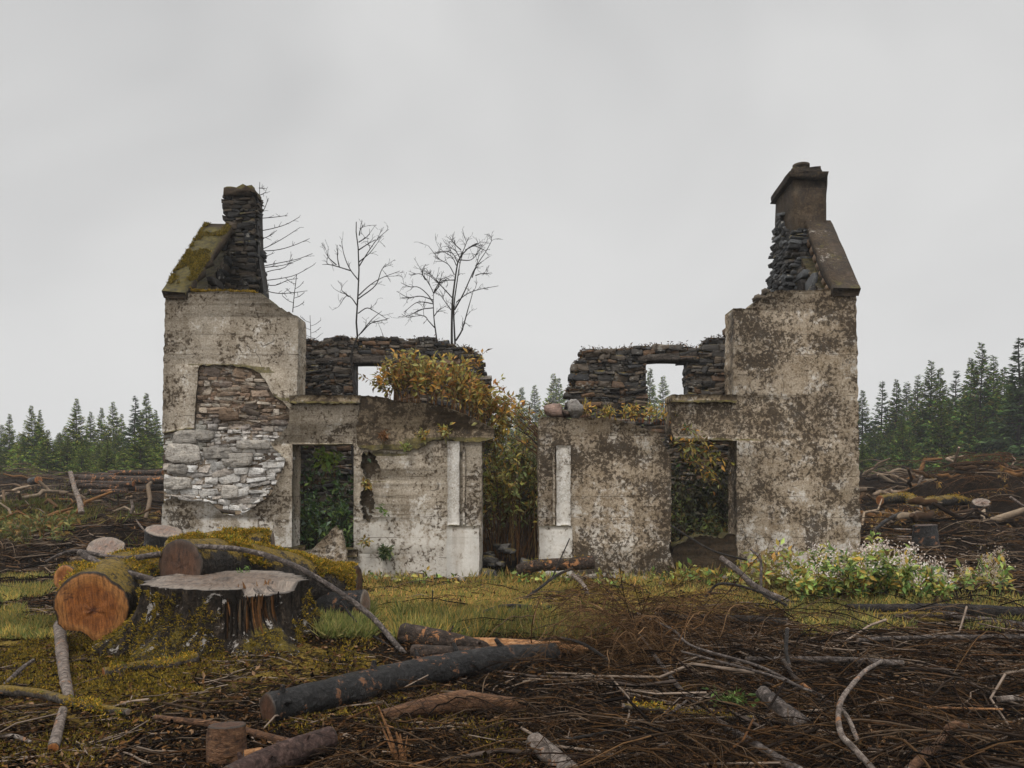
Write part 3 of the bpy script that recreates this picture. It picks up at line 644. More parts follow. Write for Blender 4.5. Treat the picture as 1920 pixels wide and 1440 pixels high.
# back walls: bare rubble, standing to the eaves in two pieces
YB = 17.0
bl = uv([(430, 1010), (430, 645), (560, 640), (575, 637), (600, 641), (640, 633), (680, 637), (720, 634), (760, 641), (800, 634), (840, 648), (880, 655), (898, 665), (904, 690), (912, 725), (918, 765), (922, 820), (928, 1010)], YB)
bl_w = uv([(664, 790), (738, 790), (738, 681), (664, 681)], YB)
br = uv([(1085, 1010), (1085, 800), (1075, 760), (1064, 735), (1075, 712), (1084, 690), (1079, 680), (1092, 668), (1090, 657), (1110, 653), (1150, 656), (1210, 649), (1260, 647), (1300, 649), (1313, 656), (1324, 637), (1345, 633), (1360, 638), (1372, 628), (1374, 605), (1470, 600), (1470, 1010)], YB)
br_w = uv([(1212, 790), (1290, 790), (1290, 676), (1212, 676)], YB)
for k, (o_, h_) in enumerate(((bl, bl_w), (br, br_w))):
    r = np.random.default_rng(110 + k)
    o2 = np.array(o_); c_ = o2.mean(0); o2 = [tuple(q) for q in c_ + (o2 - c_) * np.array((.985, .985))]
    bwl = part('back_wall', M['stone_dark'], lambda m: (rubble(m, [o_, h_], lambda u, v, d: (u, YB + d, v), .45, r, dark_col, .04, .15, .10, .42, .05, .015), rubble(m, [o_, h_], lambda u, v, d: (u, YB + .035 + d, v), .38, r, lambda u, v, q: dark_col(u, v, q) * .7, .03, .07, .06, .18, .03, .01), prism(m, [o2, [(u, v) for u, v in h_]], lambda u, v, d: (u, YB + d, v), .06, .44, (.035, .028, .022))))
    xa, xb, ya, yb_ = (596, 800, 668, 681) if k == 0 else (1196, 1306, 664, 676)
    part('timber_lintel', M['timber'], lambda m: hexa(m, [P(xa, yb_, YB - .05), P(xb, yb_ - 1, YB - .05), P(xb, yb_, YB - .05) + (0, .5, 0), P(xa, yb_, YB - .05) + (0, .5, 0), P(xa, ya + 3, YB - .05), P(xb, ya - 4, YB - .05), P(xb, ya - 4, YB - .05) + (0, .5, 0), P(xa, ya, YB - .05) + (0, .5, 0)], .01, np.random.default_rng(5)), bwl)
    # loose stones and rotting turf along the broken top
    def turf(m):
        r2 = np.random.default_rng(120 + k); top = [q for q in o_ if q[1] > 3.2]
        P0 = np.array(top); n = 2600; seg = r2.integers(0, len(P0) - 1, n); L_ = np.linalg.norm(P0[1:] - P0[:-1], axis=1); seg = r2.choice(len(L_), n, p=L_ / L_.sum()); f = r2.random((n, 1))
        q = P0[seg] * (1 - f) + P0[seg + 1] * f
        pos = np.stack([q[:, 0], YB + r2.uniform(-.04, .45, n), q[:, 1] + r2.normal(-.01, .035, n) + .05 * fbm(np.stack([q[:, 0] * 3, 0 * q[:, 0], 0 * q[:, 0]], 1), 3, 4)], 1)
        d = norm(np.stack([r2.normal(0, 1, n), r2.normal(-.3, .7, n), r2.normal(-.1, .6, n)], 1))
        leaves(m, pos, d, r2.normal(0, 1, (n, 3)) + (0, 0, 1.5), r2.uniform(.03, .11, n), r2.uniform(.012, .035, n), pal(r2, n, [(.085, .042, .02), (.12, .06, .026), (.05, .03, .018), (.16, .085, .03), (.04, .028, .018), (.07, .06, .02)], .3))
    part('turf_crest', M['litter'], turf, bwl)
# big loose stones on the door pier, and steps of stone against the tall front piece
r = np.random.default_rng(130)
for (x, y, wx, hy, Y, c_) in ((1035, 770, 34, 24, 12.85, (.22, .15, .12)), (1079, 766, 28, 32, 12.83, (.26, .24, .22)), (1062, 776, 26, 14, 13.0, (.10, .07, .055)), (1425, 560, 26, 13, 12.9, (.12, .095, .07)), (1436, 548, 14, 12, 12.9, (.10, .08, .06))):
    def head(m):
        p = P(x, y, Y); n, mm = 12, 8; V = []
        for a in range(mm):
            ph = math.pi * (a + .5) / mm
            for b in range(n):
                th = 2 * math.pi * b / n; dd = np.array((math.sin(ph) * math.cos(th), math.sin(ph) * math.sin(th), math.cos(ph))); V.append(np.sign(dd) * np.abs(dd) ** .8)
        V = np.array(V); V = p + V * (1 + .75 * fbm(V * 1.5 + x, 3, 3)[:, None]) * np.array((wx / 2 * Y / F, .16, hy / 2 * Y / F))
        q = [(a * n + b, a * n + (b + 1) % n, a * n + n + (b + 1) % n, a * n + n + b) for a in range(mm - 1) for b in range(n)]
        V = np.concatenate([V, [V[:n].mean(0)], [V[-n:].mean(0)]]); t_ = [(b, len(V) - 2, (b + 1) % n) for b in range(n)] + [((mm - 1) * n + b, (mm - 1) * n + (b + 1) % n, len(V) - 1) for b in range(n)]
        m.add(V, [np.array(q), np.array(t_)], c_)
    part('loose_stone', M['stone_pale'], head, rw)
# ---------------------------------------------------------------- spruces
def spruce_mesh(seed, wid, sparse=1.0, cols=((.055, .105, .018), (.10, .155, .022), (.18, .205, .028), (.028, .056, .013), (.15, .13, .024))):
    r = np.random.default_rng(seed); mb = MB(); wood = MB()
    lev = 42; pos = []; dr = []; ln = []; cl = []; bp = []; brd = []
    for k in range(lev):
        t = .05 + .93 * (k / (lev - 1)) ** .92
        Lb = wid * 1.08 * (1 - t) ** 1.08 + .007
        for b in range(int(r.integers(6, 10))):
            az = r.uniform(0, 2 * math.pi); L_ = Lb * r.uniform(.55, 1.22)
            if r.random() > sparse: continue
            d0 = np.array((math.cos(az), math.sin(az), 0)); sl = r.uniform(-.34, .02) + .45 * t
            n = int(6 + 34 * L_ / wid); f = r.uniform(.1, 1.0, n) ** .8
            p = np.array((0, 0, t + r.normal(0, .006))) + d0 * (L_ * f)[:, None] + np.array((0, 0, 1.)) * (sl * L_ * f + .22 * L_ * f ** 3)[:, None]
            side = np.array((-d0[1], d0[0], 0)) * r.uniform(-1.1, 1.1, (n, 1))
            dd = d0 * r.uniform(.35, 1.0, (n, 1)) + side + np.stack([0 * f, 0 * f, r.uniform(-.65, .12, n) + .5 * t], 1)
            pos.append(p); dr.append(dd); ln.append(r.uniform(.026, .058, n) * (.42 + .85 * (1 - t)))
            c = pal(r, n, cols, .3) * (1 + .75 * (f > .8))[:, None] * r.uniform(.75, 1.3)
            cl.append(c)
            e = d0 * L_ + np.array((0, 0, sl * L_ + .22 * L_)); o = np.array((0, 0, t)); bp.append(np.stack([o, o + e * .55 - np.array((0, 0, .06 * L_)), o + e])); brd.append((.0035 * (1 - t) + .0012, .002 * (1 - t) + .001, .0006))
    pos = np.concatenate(pos); dr = np.concatenate(dr)
    leaves(mb, pos, dr, r.normal(0, .5, pos.shape) + (0, 0, 1), np.concatenate(ln), np.concatenate(ln) * .34, np.concatenate(cl), .1)
    tz = np.linspace(-.03, 1.0, 12); tubes(wood, np.stack([.004 * np.sin(tz * 9 + seed), .004 * np.cos(tz * 7), tz], 1), .0125 * (1.02 - np.clip(tz, 0, 1)) + .0012, 7)
    tubes(wood, np.array(bp), np.array(brd), 3)
    return mb.mesh("crown"), wood.mesh("trunk", True)
SPR = [spruce_mesh(1, .25), spruce_mesh(2, .215, .92), spruce_mesh(3, .30), spruce_mesh(4, .19, .8), spruce_mesh(5, .275, .95), spruce_mesh(6, .16, .62, ((.035, .06, .022), (.055, .085, .026)))]
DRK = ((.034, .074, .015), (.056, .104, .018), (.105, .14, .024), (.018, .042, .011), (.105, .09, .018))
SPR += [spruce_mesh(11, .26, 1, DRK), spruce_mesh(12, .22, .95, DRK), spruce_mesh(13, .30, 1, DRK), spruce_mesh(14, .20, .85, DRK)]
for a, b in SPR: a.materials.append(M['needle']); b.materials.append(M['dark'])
def spruce(px, py, Y, v, wf, label, group, rng):
    x = (px - CX) * Y / F; zb = float(gz(x, Y)) - .05; h = HC + (HY - py) * Y / F - zb
    e = empty('spruce_tree', (x, Y, zb), label, 'conifer', group)
    e.rotation_euler = (rng.normal(0, .012), rng.normal(0, .012), rng.uniform(0, 6.28)); e.scale = (h * wf, h * wf, h)
    for me, nm in zip(SPR[v], ('crown', 'trunk')):
        o = bpy.data.objects.new(nm, me); COL.objects.link(o); o.parent = e
    return e
rng = np.random.default_rng(77)
ORD = ['first', 'second', 'third', 'fourth', 'fifth', 'sixth', 'seventh', 'eighth', 'ninth', 'tenth', 'eleventh', 'twelfth', 'thirteenth', 'fourteenth']
left = [(18, 776, 52, 1, 1), (62, 760, 46, 2, .95), (76, 768, 49, 0, .8), (143, 747, 50, 0, 1.0), (170, 772, 56, 4, 1), (190, 764, 58, 1, 1), (212, 753, 55, 4, 1), (229, 775, 62, 3, 1), (253, 741, 52, 5, 1.3), (275, 737, 54, 1, 1.1), (294, 768, 58, 0, 1)]
right = [(1616, 731, 60, 6, 1), (1652, 714, 58, 5, 1.2), (1678, 712, 55, 7, 1), (1702, 717, 60, 9, 1.2), (1720, 703, 57, 8, .9), (1743, 676, 50, 8, .95), (1762, 690, 53, 6, 1), (1789, 694, 62, 5, 1.2), (1818, 672, 56, 7, 1), (1838, 642, 47, 8, .9), (1862, 668, 50, 8, 1), (1884, 688, 54, 6, 1), (1911, 632, 44, 5, 1.35), (1928, 668, 46, 8, 1)]
mid = [(948, 742, 121, 0, 1), (978, 726, 113, 1, 1), (1003, 722, 118, 4, 1), (1036, 700, 104, 2, .85), (1050, 709, 113, 0, 1), (1064, 726, 118, 3, 1.1), (1216, 690, 98, 1, .9), (1246, 705, 107, 4, 1), (1284, 738, 116, 0, 1)]
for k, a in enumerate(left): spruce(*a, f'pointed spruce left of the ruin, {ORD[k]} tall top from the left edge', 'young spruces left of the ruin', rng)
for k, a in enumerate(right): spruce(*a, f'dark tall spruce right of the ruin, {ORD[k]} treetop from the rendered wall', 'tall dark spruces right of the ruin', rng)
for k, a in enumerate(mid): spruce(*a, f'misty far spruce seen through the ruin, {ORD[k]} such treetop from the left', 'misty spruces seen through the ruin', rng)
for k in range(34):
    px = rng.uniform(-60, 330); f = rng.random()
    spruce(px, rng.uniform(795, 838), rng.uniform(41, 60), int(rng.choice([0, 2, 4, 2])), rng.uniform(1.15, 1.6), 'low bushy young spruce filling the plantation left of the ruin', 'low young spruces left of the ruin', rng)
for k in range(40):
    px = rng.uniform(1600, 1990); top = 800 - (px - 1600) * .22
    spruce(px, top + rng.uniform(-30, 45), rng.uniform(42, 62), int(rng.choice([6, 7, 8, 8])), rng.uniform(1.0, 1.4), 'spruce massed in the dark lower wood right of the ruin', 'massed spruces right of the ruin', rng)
for k in range(26):
    px = rng.uniform(560, 1400)
    spruce(px, rng.uniform(752, 800), rng.uniform(90, 130), int(rng.choice([0, 2, 4, 1])), rng.uniform(1.1, 1.5), 'misty spruce in the far wood glimpsed through the ruined openings', 'misty far wood behind the ruin', rng)

# ---------------------------------------------------------------- bare saplings and young larches
def twiggy(rng, mains, Y, r0, twn=7, twl=.22, depth=.5, sub=True, w=None):
    """mains: pixel paths; each gets its own depth wander, and side twigs"""
    L0 = []; 
    for k, (pts, ra) in enumerate(mains):
        n = len(pts); ext = np.hypot(pts[-1][0] - pts[0][0], pts[-1][1] - pts[0][1]) * Y / F
        dz = (rng.uniform(-1, 1) * depth * ext if k else 0) * np.linspace(0, 1, n) ** 1.2
        p3 = np.array([P(x, y, Y) + (0, dz[i], 0) for i, (x, y) in enumerate(pts)])
        q = resample(p3, 12); L0.append((q, np.linspace(ra, max(ra * .3, .005), 12)))
    paths = [q for q, _ in L0]; rads = [r for _, r in L0]
    def sprout(src, n, ln, ra):
        out = []
        for q, rr in src:
            T = norm(np.gradient(q, axis=0))
            for _ in range(n):
                i = int(rng.integers(3, 12)); d = T[i] + rng.normal(0, .55, 3) * (1, .8, 1) + (0, 0, .12)
                l = ln * rng.uniform(.4, 1.3); s = np.linspace(0, 1, 12)[:, None]
                bend = rng.normal(0, .3, 3) * l
                p = q[i] + norm(d) * l * s + bend * s ** 2
                out.append((p, np.linspace(min(rr[i] * .7, ra), .0032, 12)))
        return out
    t1 = sprout(L0[1:] if len(L0) > 1 else L0, twn, twl, .008)
    t2 = sprout(t1, 3, twl * .5, .0055) if sub else []
    for q, r in t1 + t2: paths.append(q); rads.append(r)
    return L0, np.array(paths[1:]), np.array(rads[1:])
def z8(pts): return [(560 + x / 4.8, 400 + y / 4.8) for x, y in pts]
def z1(pts): return [(280 + x / 4.0, 320 + y / 4.0) for x, y in pts]
def sapling(name, label, cat, mains, Y, rng, foot=None, mat='branch_dark', group=None, **kw):
    L0, pa, ra = twiggy(rng, mains, Y, 0, **kw)
    e = empty(name, tuple(L0[0][0][0]), label, cat, group)
    t = MB(); tr = L0[0][0]; rr = L0[0][1]
    if foot is not None:
        ft = np.array(foot, float); s = np.linspace(0, 1, 6)[:-1, None]; pre = ft * (1 - s) + tr[0] * s; pre[1:, 0] += .05 * np.sin(np.arange(4) * 2.1)
        tr = np.concatenate([pre, tr]); rr = np.concatenate([np.linspace(rr[0] * 1.5, rr[0], 6)[:-1], rr])
    tubes(t, tr, rr, 7); t.build('trunk', M[mat], e, True)
    b = MB(); tubes(b, pa, ra, 4); b.build('crown', M[mat], e)
    return e
rng = np.random.default_rng(33)
A = [([(664, 745), (665, 720), (658, 680), (660, 655), (670, 634), (668, 600), (672, 540), (673, 480), (668, 440), (668, 416)], .030)]
for pts in ([(540, 740), (640, 650), (750, 585), (915, 525)], [(545, 610), (460, 500), (405, 370), (380, 240)], [(465, 515), (340, 470), (250, 440), (185, 428)], [(545, 475), (640, 340), (720, 250), (825, 175)], [(540, 330), (620, 275), (690, 230)], [(540, 260), (600, 225), (645, 190)], [(525, 830), (470, 755), (420, 740), (350, 830)], [(450, 750), (410, 715), (380, 685)], [(540, 1100), (660, 970), (760, 900)], [(535, 770), (690, 650), (740, 520), (785, 450)], [(540, 440), (650, 360), (740, 260)], [(535, 900), (620, 860), (700, 900), (820, 980)], [(560, 1080), (650, 1000), (720, 985)], [(340, 465), (280, 410), (250, 365)], [(545, 200), (560, 150), (600, 120)], [(365, 480), (345, 390), (342, 310)]):
    A.append((z8(pts), .0135))
sapling('bare_sapling', 'slender bare sapling with one straight stem rising past the upper left window', 'sapling', A, 16.85, rng, foot=(-3.3, 16.8, .1), twn=3, twl=.22)
B = [(z8([(1243, 1150), (1235, 1080), (1218, 950), (1212, 820), (1215, 720)]), .019)]
for pts in ([(1210, 805), (1160, 730), (1080, 665), (1000, 660), (920, 625)], [(1210, 815), (1130, 805), (1060, 820), (960, 910)], [(1215, 720), (1180, 650), (1110, 565), (1020, 590)], [(1210, 720), (1265, 640), (1210, 570), (1150, 520)], [(1225, 1030), (1170, 970), (1120, 920), (970, 940)], [(1210, 780), (1100, 750), (990, 765), (890, 715)], [(1220, 700), (1290, 590), (1340, 610)], [(1140, 600), (1110, 540), (1105, 500)], [(1215, 930), (1260, 880), (1330, 840)], [(1215, 850), (1100, 870), (1020, 920)]):
    B.append((z8(pts), .0125))
sapling('bare_sapling', 'short bare sapling leaning left beside the many-stemmed one on the back wall', 'sapling', B, 17.2, rng, twn=5, twl=.2)
Cc = [(z8([(1378, 1180), (1378, 1000), (1385, 780), (1410, 580), (1440, 420), (1530, 310), (1610, 268)]), .027)]
for pts in ([(1408, 1180), (1402, 1000), (1405, 850), (1440, 640), (1465, 530), (1500, 440)], [(1415, 1145), (1470, 1040), (1520, 850), (1570, 660)], [(1402, 870), (1490, 730), (1590, 535), (1690, 410), (1745, 340)]):
    Cc.append((z8(pts), .020))
for pts in ([(1382, 760), (1265, 630), (1190, 560), (1130, 520)], [(1430, 440), (1370, 340), (1240, 310)], [(1400, 550), (1350, 470), (1270, 430), (1180, 330)], [(1420, 800), (1510, 740), (1620, 710), (1800, 690)], [(1440, 420), (1480, 340), (1530, 215)], [(1420, 470), (1380, 400), (1280, 340)], [(1460, 330), (1400, 270), (1355, 200)], [(1372, 870), (1320, 800), (1275, 740)], [(1560, 580), (1600, 470), (1630, 370)], [(1450, 420), (1560, 420), (1650, 320)], [(1500, 330), (1580, 290), (1660, 320)], [(1400, 600), (1330, 600), (1270, 620)], [(1590, 560), (1640, 545), (1680, 545)], [(1450, 400), (1410, 330), (1340, 280)]):
    Cc.append((z8(pts), .0125))
sapling('bare_sapling', 'bushy bare many-stemmed sapling growing on top of the back wall', 'sapling', Cc, 17.25, rng, twn=6, twl=.2)
D = [(z1([(795, 905), (800, 760), (803, 640), (812, 480), (824, 300), (828, 85)]), .017)]
for pts in ([(815, 455), (930, 430), (1030, 395), (1120, 340)], [(805, 605), (900, 570), (1020, 510), (1140, 440)], [(805, 605), (960, 590), (1080, 550), (1190, 495)], [(810, 725), (950, 690), (1100, 650), (1205, 600)], [(810, 730), (920, 720), (1020, 705), (1140, 662)], [(815, 825), (920, 815), (1080, 780), (1220, 700)], [(828, 340), (865, 280), (890, 210)], [(820, 358), (930, 350), (1030, 338)], [(800, 840), (940, 865), (1050, 830), (1130, 825)], [(800, 790), (900, 745), (1010, 705), (1045, 600)], [(803, 650), (860, 640), (920, 610)], [(826, 185), (850, 175), (872, 162)], [(822, 130), (845, 132), (858, 138)], [(797, 880), (950, 915), (1070, 905), (1170, 885)], [(812, 470), (770, 430), (700, 370)], [(805, 600), (740, 560), (660, 490)], [(810, 720), (720, 690), (620, 640)], [(812, 510), (880, 500), (960, 450)], [(795, 870), (880, 905), (905, 850)]):
    D.append((z1(pts), .010))
sapling('young_larch', 'bare young larch with upswept branches beside the rubble chimney', 'larch', D, 16.2, rng, foot=(-5.0, 16.2, .2), twn=5, twl=.11, depth=.3, sub=False)
for pts, lab, yy in (([(1075, 1062), (1085, 950), (1105, 780)], 'small bare larch seedling on the stepped top of the tall left wall', 12.95), ([(1212, 1300), (1210, 1200), (1205, 1085)], 'tiny bare larch seedling on the back wall beside the tall left wall', 17.1)):
    ms = [(z1(pts), .008)]
    for k in range(6):
        f = (k + 1) / 8; x = pts[0][0] * (1 - f) + pts[-1][0] * f; y = pts[0][1] * (1 - f) + pts[-1][1] * f; s = (-1) ** k
        ms.append((z1([(x, y), (x + s * 38, y - 15), (x + s * 75, y - 45)]), .0045))
    sapling('larch_seedling', lab, 'larch', ms, yy, rng, twn=2, twl=.06, sub=False)

# ---------------------------------------------------------------- leafy plants
def bush(name, label, cat, rng, bases, hts, out, nleaf, lsize, cols, stemcol, start=.3, lw_=.4, droop=.25, srad=.006, stuffstems=True, flowers=None, dirv=(0, 0, 1), group=None, kl=12):
    bases = np.asarray(bases, float); n = len(bases); hts = np.broadcast_to(hts, (n,))
    out = np.asarray(out, float)
    if out.ndim == 1: out = np.repeat(out[None], n, 0)
    s = np.linspace(0, 1, kl)[None, :, None]
    d0 = np.asarray(dirv, float) + rng.normal(0, .12, (n, 3)); lat = out + rng.normal(0, .18, (n, 3)) * (1, 1, .2)
    pts = bases[:, None] + d0[:, None] * hts[:, None, None] * s + lat[:, None] * hts[:, None, None] * s ** 2 - np.array((0, 0, 1)) * (droop * hts)[:, None, None] * s ** 3
    e = empty(name, tuple(bases.mean(0)), label, cat, group)
    m = MB(); tubes(m, pts, np.linspace(1, .35, kl)[None] * srad * rng.uniform(.7, 1.3, (n, 1)), 4, pal(rng, n, stemcol, .3))
    o = m.build('stem_mass', M['twig'], e); o['kind'] = 'stuff'
    tot = n * nleaf; si = np.repeat(np.arange(n), nleaf); f = start + (1 - start) * rng.random(tot) ** .8
    ii = np.clip((f * (kl - 1)).astype(int), 0, kl - 2); fr = (f * (kl - 1) - ii)[:, None]
    p = pts[si, ii] * (1 - fr) + pts[si, ii + 1] * fr
    T = norm(pts[si, ii + 1] - pts[si, ii]); d = T * .5 + rng.normal(0, .75, (tot, 3)); d[:, 2] -= .15
    p = p + d * rng.uniform(0, .35, (tot, 1)) * lsize
    sz = lsize * rng.uniform(.3, 1.4, tot)
    g = MB(); clump = rng.uniform(.7, 1.25, n)[si][:, None]
    leaves(g, p, d, rng.normal(0, .6, (tot, 3)) + (0, -.35, .8), sz, sz * lw_, pal(rng, tot, cols, .25) * clump, .18)
    g.build('foliage', M['leaf'], e)
    if flowers:
        fm = MB(); nf, fcol, fs = flowers
        tips = pts[rng.integers(0, n, nf), -1] + rng.normal(0, .03, (nf, 3)); k = 16
        q = np.repeat(tips, k, 0) + rng.normal(0, .04, (nf * k, 3)) * (1, 1, 1.1) + (0, 0, .05)
        leaves(fm, q, rng.normal(0, 1, q.shape) + (0, 0, .6), rng.normal(0, 1, q.shape), fs * rng.uniform(.6, 1.4, len(q)), fs * .6, pal(rng, len(q), fcol, .12), .2)
        o = fm.build('blossom', M['leaf'], e); o['kind'] = 'stuff'
    return e
AUT = [(.46, .27, .055), (.37, .28, .065), (.50, .26, .055), (.28, .27, .07), (.34, .15, .04), (.35, .32, .10), (.13, .085, .03), (.22, .185, .06)]
OLV = [(.24, .22, .045), (.32, .25, .05), (.14, .15, .038), (.36, .22, .045), (.15, .10, .035), (.30, .29, .11)]
GRN = [(.05, .10, .032), (.075, .135, .04), (.12, .18, .06), (.16, .23, .05), (.03, .06, .022), (.15, .20, .14)]
LGT = [(.34, .43, .11), (.27, .37, .09), (.42, .46, .14), (.17, .28, .065), (.44, .38, .09), (.10, .17, .045), (.46, .31, .06), (.07, .12, .035), (.13, .085, .03)]
STM = [(.16, .075, .03), (.10, .06, .035), (.22, .12, .045)]
rng = np.random.default_rng(44)
n = 120; f = np.sort(rng.random(n)); bx = 722 + 205 * f; by = np.interp(bx, [720, 800, 870, 930], [752, 768, 785, 815])
bases = np.array([P(x, y, Y) for x, y, Y in zip(bx, by, rng.uniform(12.95, 13.4, n))])
hh = np.interp(f, [0, .1, .25, .55, .8, 1], [.45, .72, .88, .98, .75, .5]) * rng.uniform(.75, 1.08, n)
out = np.stack([np.interp(f, [0, .2, .7, 1], [-.40, -.1, .1, .75]), rng.normal(-.05, .15, n), 0 * f], 1)
bush('autumn_shrub', 'rusty orange and yellow leaved shrub on the broken wall head', 'shrub', rng, bases, hh, out, 30, .105, AUT, STM, .36, .42, .12)
n = 24; bx = rng.uniform(880, 945, n); bases = np.array([P(x, y, Y) for x, y, Y in zip(bx, rng.uniform(800, 850, n), rng.uniform(12.95, 13.6, n))])
bush('trailing_shrub', 'olive and yellow leaved shrub hanging past the left door pier', 'shrub', rng, bases, rng.uniform(.35, .75, n), (.25, -.1, 0), 24, .10, OLV + AUT[:2], STM, .25, .42, .5)
n = 110; bx = rng.uniform(898, 1016, n); yy = rng.uniform(13.6, 15.6, n)
bases = np.stack([(bx - CX) * yy / F, yy, gz((bx - CX) * yy / F, yy) + .15], 1)
bush('doorway_thicket', 'tall yellowing thicket filling the empty doorway', 'thicket', rng, bases, rng.uniform(1.5, 2.5, n), (0, -.05, 0), 38, .12, [(.15, .16, .04), (.22, .18, .045), (.09, .11, .03), (.24, .15, .04), (.08, .055, .025), (.20, .22, .08), (.05, .04, .02), (.11, .14, .04)], STM + [(.06, .04, .025), (.24, .16, .06)], .34, .4, .12, .008)
n = 46; bx = rng.uniform(912, 1004, n); yy = rng.uniform(13.5, 14.3, n); bases = np.stack([(bx - CX) * yy / F, yy, gz((bx - CX) * yy / F, yy) + .1], 1)
bush('yellowing_shrub', 'bright yellow green shrub rising through the doorway above the pier tops', 'shrub', rng, bases, rng.uniform(1.7, 2.75, n), (0, -.05, 0), 26, .10, [(.34, .33, .07), (.28, .30, .06), (.42, .32, .07), (.20, .24, .05), (.40, .24, .05), (.46, .42, .16)], STM, .42, .42, .15, .006)
n = 34; bx = rng.uniform(905, 1000, n); yy = rng.uniform(14.2, 15.4, n); bases = np.stack([(bx - CX) * yy / F, yy, 0 * bx + 1.5], 1)
bush('arching_shrub', 'arching twiggy shrub with sparse orange leaves against the right door pier', 'shrub', rng, np.array([P(1008, y, 12.95) for y in rng.uniform(800, 860, n)]), rng.uniform(.45, .95, n), (-.1, .2, 0), 9, .085, AUT + OLV, [(.10, .055, .035), (.16, .08, .04), (.03, .022, .018)], .45, .4, .0, .006, dirv=(-.55, .25, .62))
n = 70; bx = rng.uniform(556, 655, n); yy = rng.uniform(13.3, 14.1, n); bases = np.stack([(bx - CX) * yy / F, yy, 0 * bx + .12], 1)
bush('window_thicket', 'dark green leafy thicket filling the lower left window', 'thicket', rng, bases, rng.uniform(.7, 2.25, n), (0, -.12, 0), 30, .105, GRN, [(.05, .05, .025), (.09, .06, .03)], .15, .5, .15, .006)
n = 8; bases = np.array([P(x, y, 13.25) for x, y in zip(rng.uniform(570, 640, n), rng.uniform(880, 900, n))])
bush('climbing_vine', 'lime green vine leaves hanging at the head of the lower left window', 'vine', rng, bases, rng.uniform(.35, .5, n), (0, -.2, 0), 14, .105, [(.20, .28, .04), (.15, .24, .05), (.25, .30, .06)], STM, .3, .7, .3)
n = 120; bx = rng.uniform(1262, 1470, n); yy = rng.uniform(15.4, 16.7, n); bases = np.stack([(bx - CX) * yy / F, yy, 0 * bx + .2], 1)
bush('darkening_growth', 'dark growth added to darken the interior seen through the lower right window', 'darkening_growth', rng, bases, rng.uniform(.9, 2.3, n), (0, .1, 0), 40, .10, [(.022, .030, .012), (.035, .032, .013), (.014, .016, .008), (.05, .042, .016), (.09, .10, .03)], [(.03, .02, .012)], .05, .55, .1)  # dense growth added, in dark leaf colours, to darken this window's interior
n = 30; bases = np.array([P(x, y, Y) for x, y, Y in zip(rng.uniform(1252, 1300, n), rng.uniform(800, 870, n), rng.uniform(12.6, 13.1, n))])
bush('hanging_creeper', 'olive creeper hanging across the lower right window opening', 'creeper', rng, bases, rng.uniform(.3, .75, n), (.3, -.1, 0), 15, .10, OLV + AUT + GRN[:2], STM, .15, .36, .8, dirv=(.55, -.1, .25))
n = 55; bx = rng.uniform(1262, 1390, n); yy = rng.uniform(13.4, 14.6, n); bases = np.stack([(bx - CX) * yy / F, yy, 0 * bx + .2], 1)
hts = np.interp(bx, [1262, 1310, 1390], [1.5, .95, .8]) * rng.uniform(.6, 1.1, n)
bush('window_thicket', 'brown and olive undergrowth inside the lower right window', 'thicket', rng, bases, hts, (0, -.1, 0), 22, .085, [(.07, .09, .03), (.12, .10, .03), (.05, .06, .025), (.18, .12, .03), (.16, .20, .05)], [(.07, .05, .03), (.12, .075, .04)], .2, .45, .2)
n = 40; bx = rng.uniform(1085, 1262, n); by = np.interp(bx, [1085, 1180, 1262], [782, 790, 800]); bases = np.array([P(x, y, Y) for x, y, Y in zip(bx, by, rng.uniform(12.72, 13.0, n))])
bush('wall_top_weeds', 'straggling yellow weeds with reddish stems on the right pier top', 'weeds', rng, bases, np.interp(bx, [1085, 1200, 1262], [.16, .26, .42]) * rng.uniform(.6, 1.3, n), (.15, -.2, 0), 11, .085, OLV + AUT[:3], [(.22, .08, .035), (.13, .06, .035)], .3, .4, .2)
for k, (px, py, lab, cols, sz, nn) in enumerate(((724, 1032, 'dark green leafy sprig growing from the foot of the left wall', [(.05, .085, .03), (.09, .13, .05), (.06, .10, .035), (.14, .15, .06)], .10, 14), (688, 1012, 'small yellow sprig growing from the wall beside the lower left window', OLV, .075, 6), (716, 952, 'tiny green sprig beside the lower gouge in the left wall', GRN[1:4], .07, 5), (720, 815, 'rust brown dead sprig hanging on the mossy wall head', [(.20, .09, .03), (.14, .065, .025)], .07, 12), (795, 812, 'yellow sprig in the middle of the mossy wall head', AUT + OLV, .08, 9), (838, 806, 'orange yellow sprig near the door end of the mossy wall head', AUT + OLV, .085, 10), (764, 836, 'lime green sprig at the lower edge of the mossy wall head', [(.17, .22, .05), (.22, .22, .05)], .06, 6), (690, 905, 'small orange green creeper rooted in the gouged render', OLV + AUT, .07, 14))):
    b = np.repeat(P(px, py + 8, 12.62)[None], nn, 0) + rng.normal(0, .02, (nn, 3)) * (1, .2, 1)
    bush('wall_sprig', lab, 'sprig', rng, b, rng.uniform(.12, .24, nn), (0, -.4, 0), 9, sz, cols, STM, .3, .42, .3, .0025, dirv=(0, -.35, .55))
n = 150; bx = rng.uniform(1488, 1775, n); yy = rng.uniform(9.9, 11.5, n)
bases = np.stack([(bx - CX) * yy / F, yy, gz((bx - CX) * yy / F, yy)], 1)
hts = np.interp(bx, [1488, 1550, 1640, 1710, 1775], [.36, .60, .72, .56, .24]) * rng.uniform(.65, 1.05, n)
bush('knotweed_bush', 'bright green bush with feathery white flowers by the right wall foot', 'bush', rng, bases, hts, (0, -.15, 0), 58, .098, LGT, [(.16, .16, .05), (.2, .12, .05)], .12, .42, .2, flowers=(180, [(.66, .55, .48), (.58, .47, .40), (.72, .65, .60)], .038))
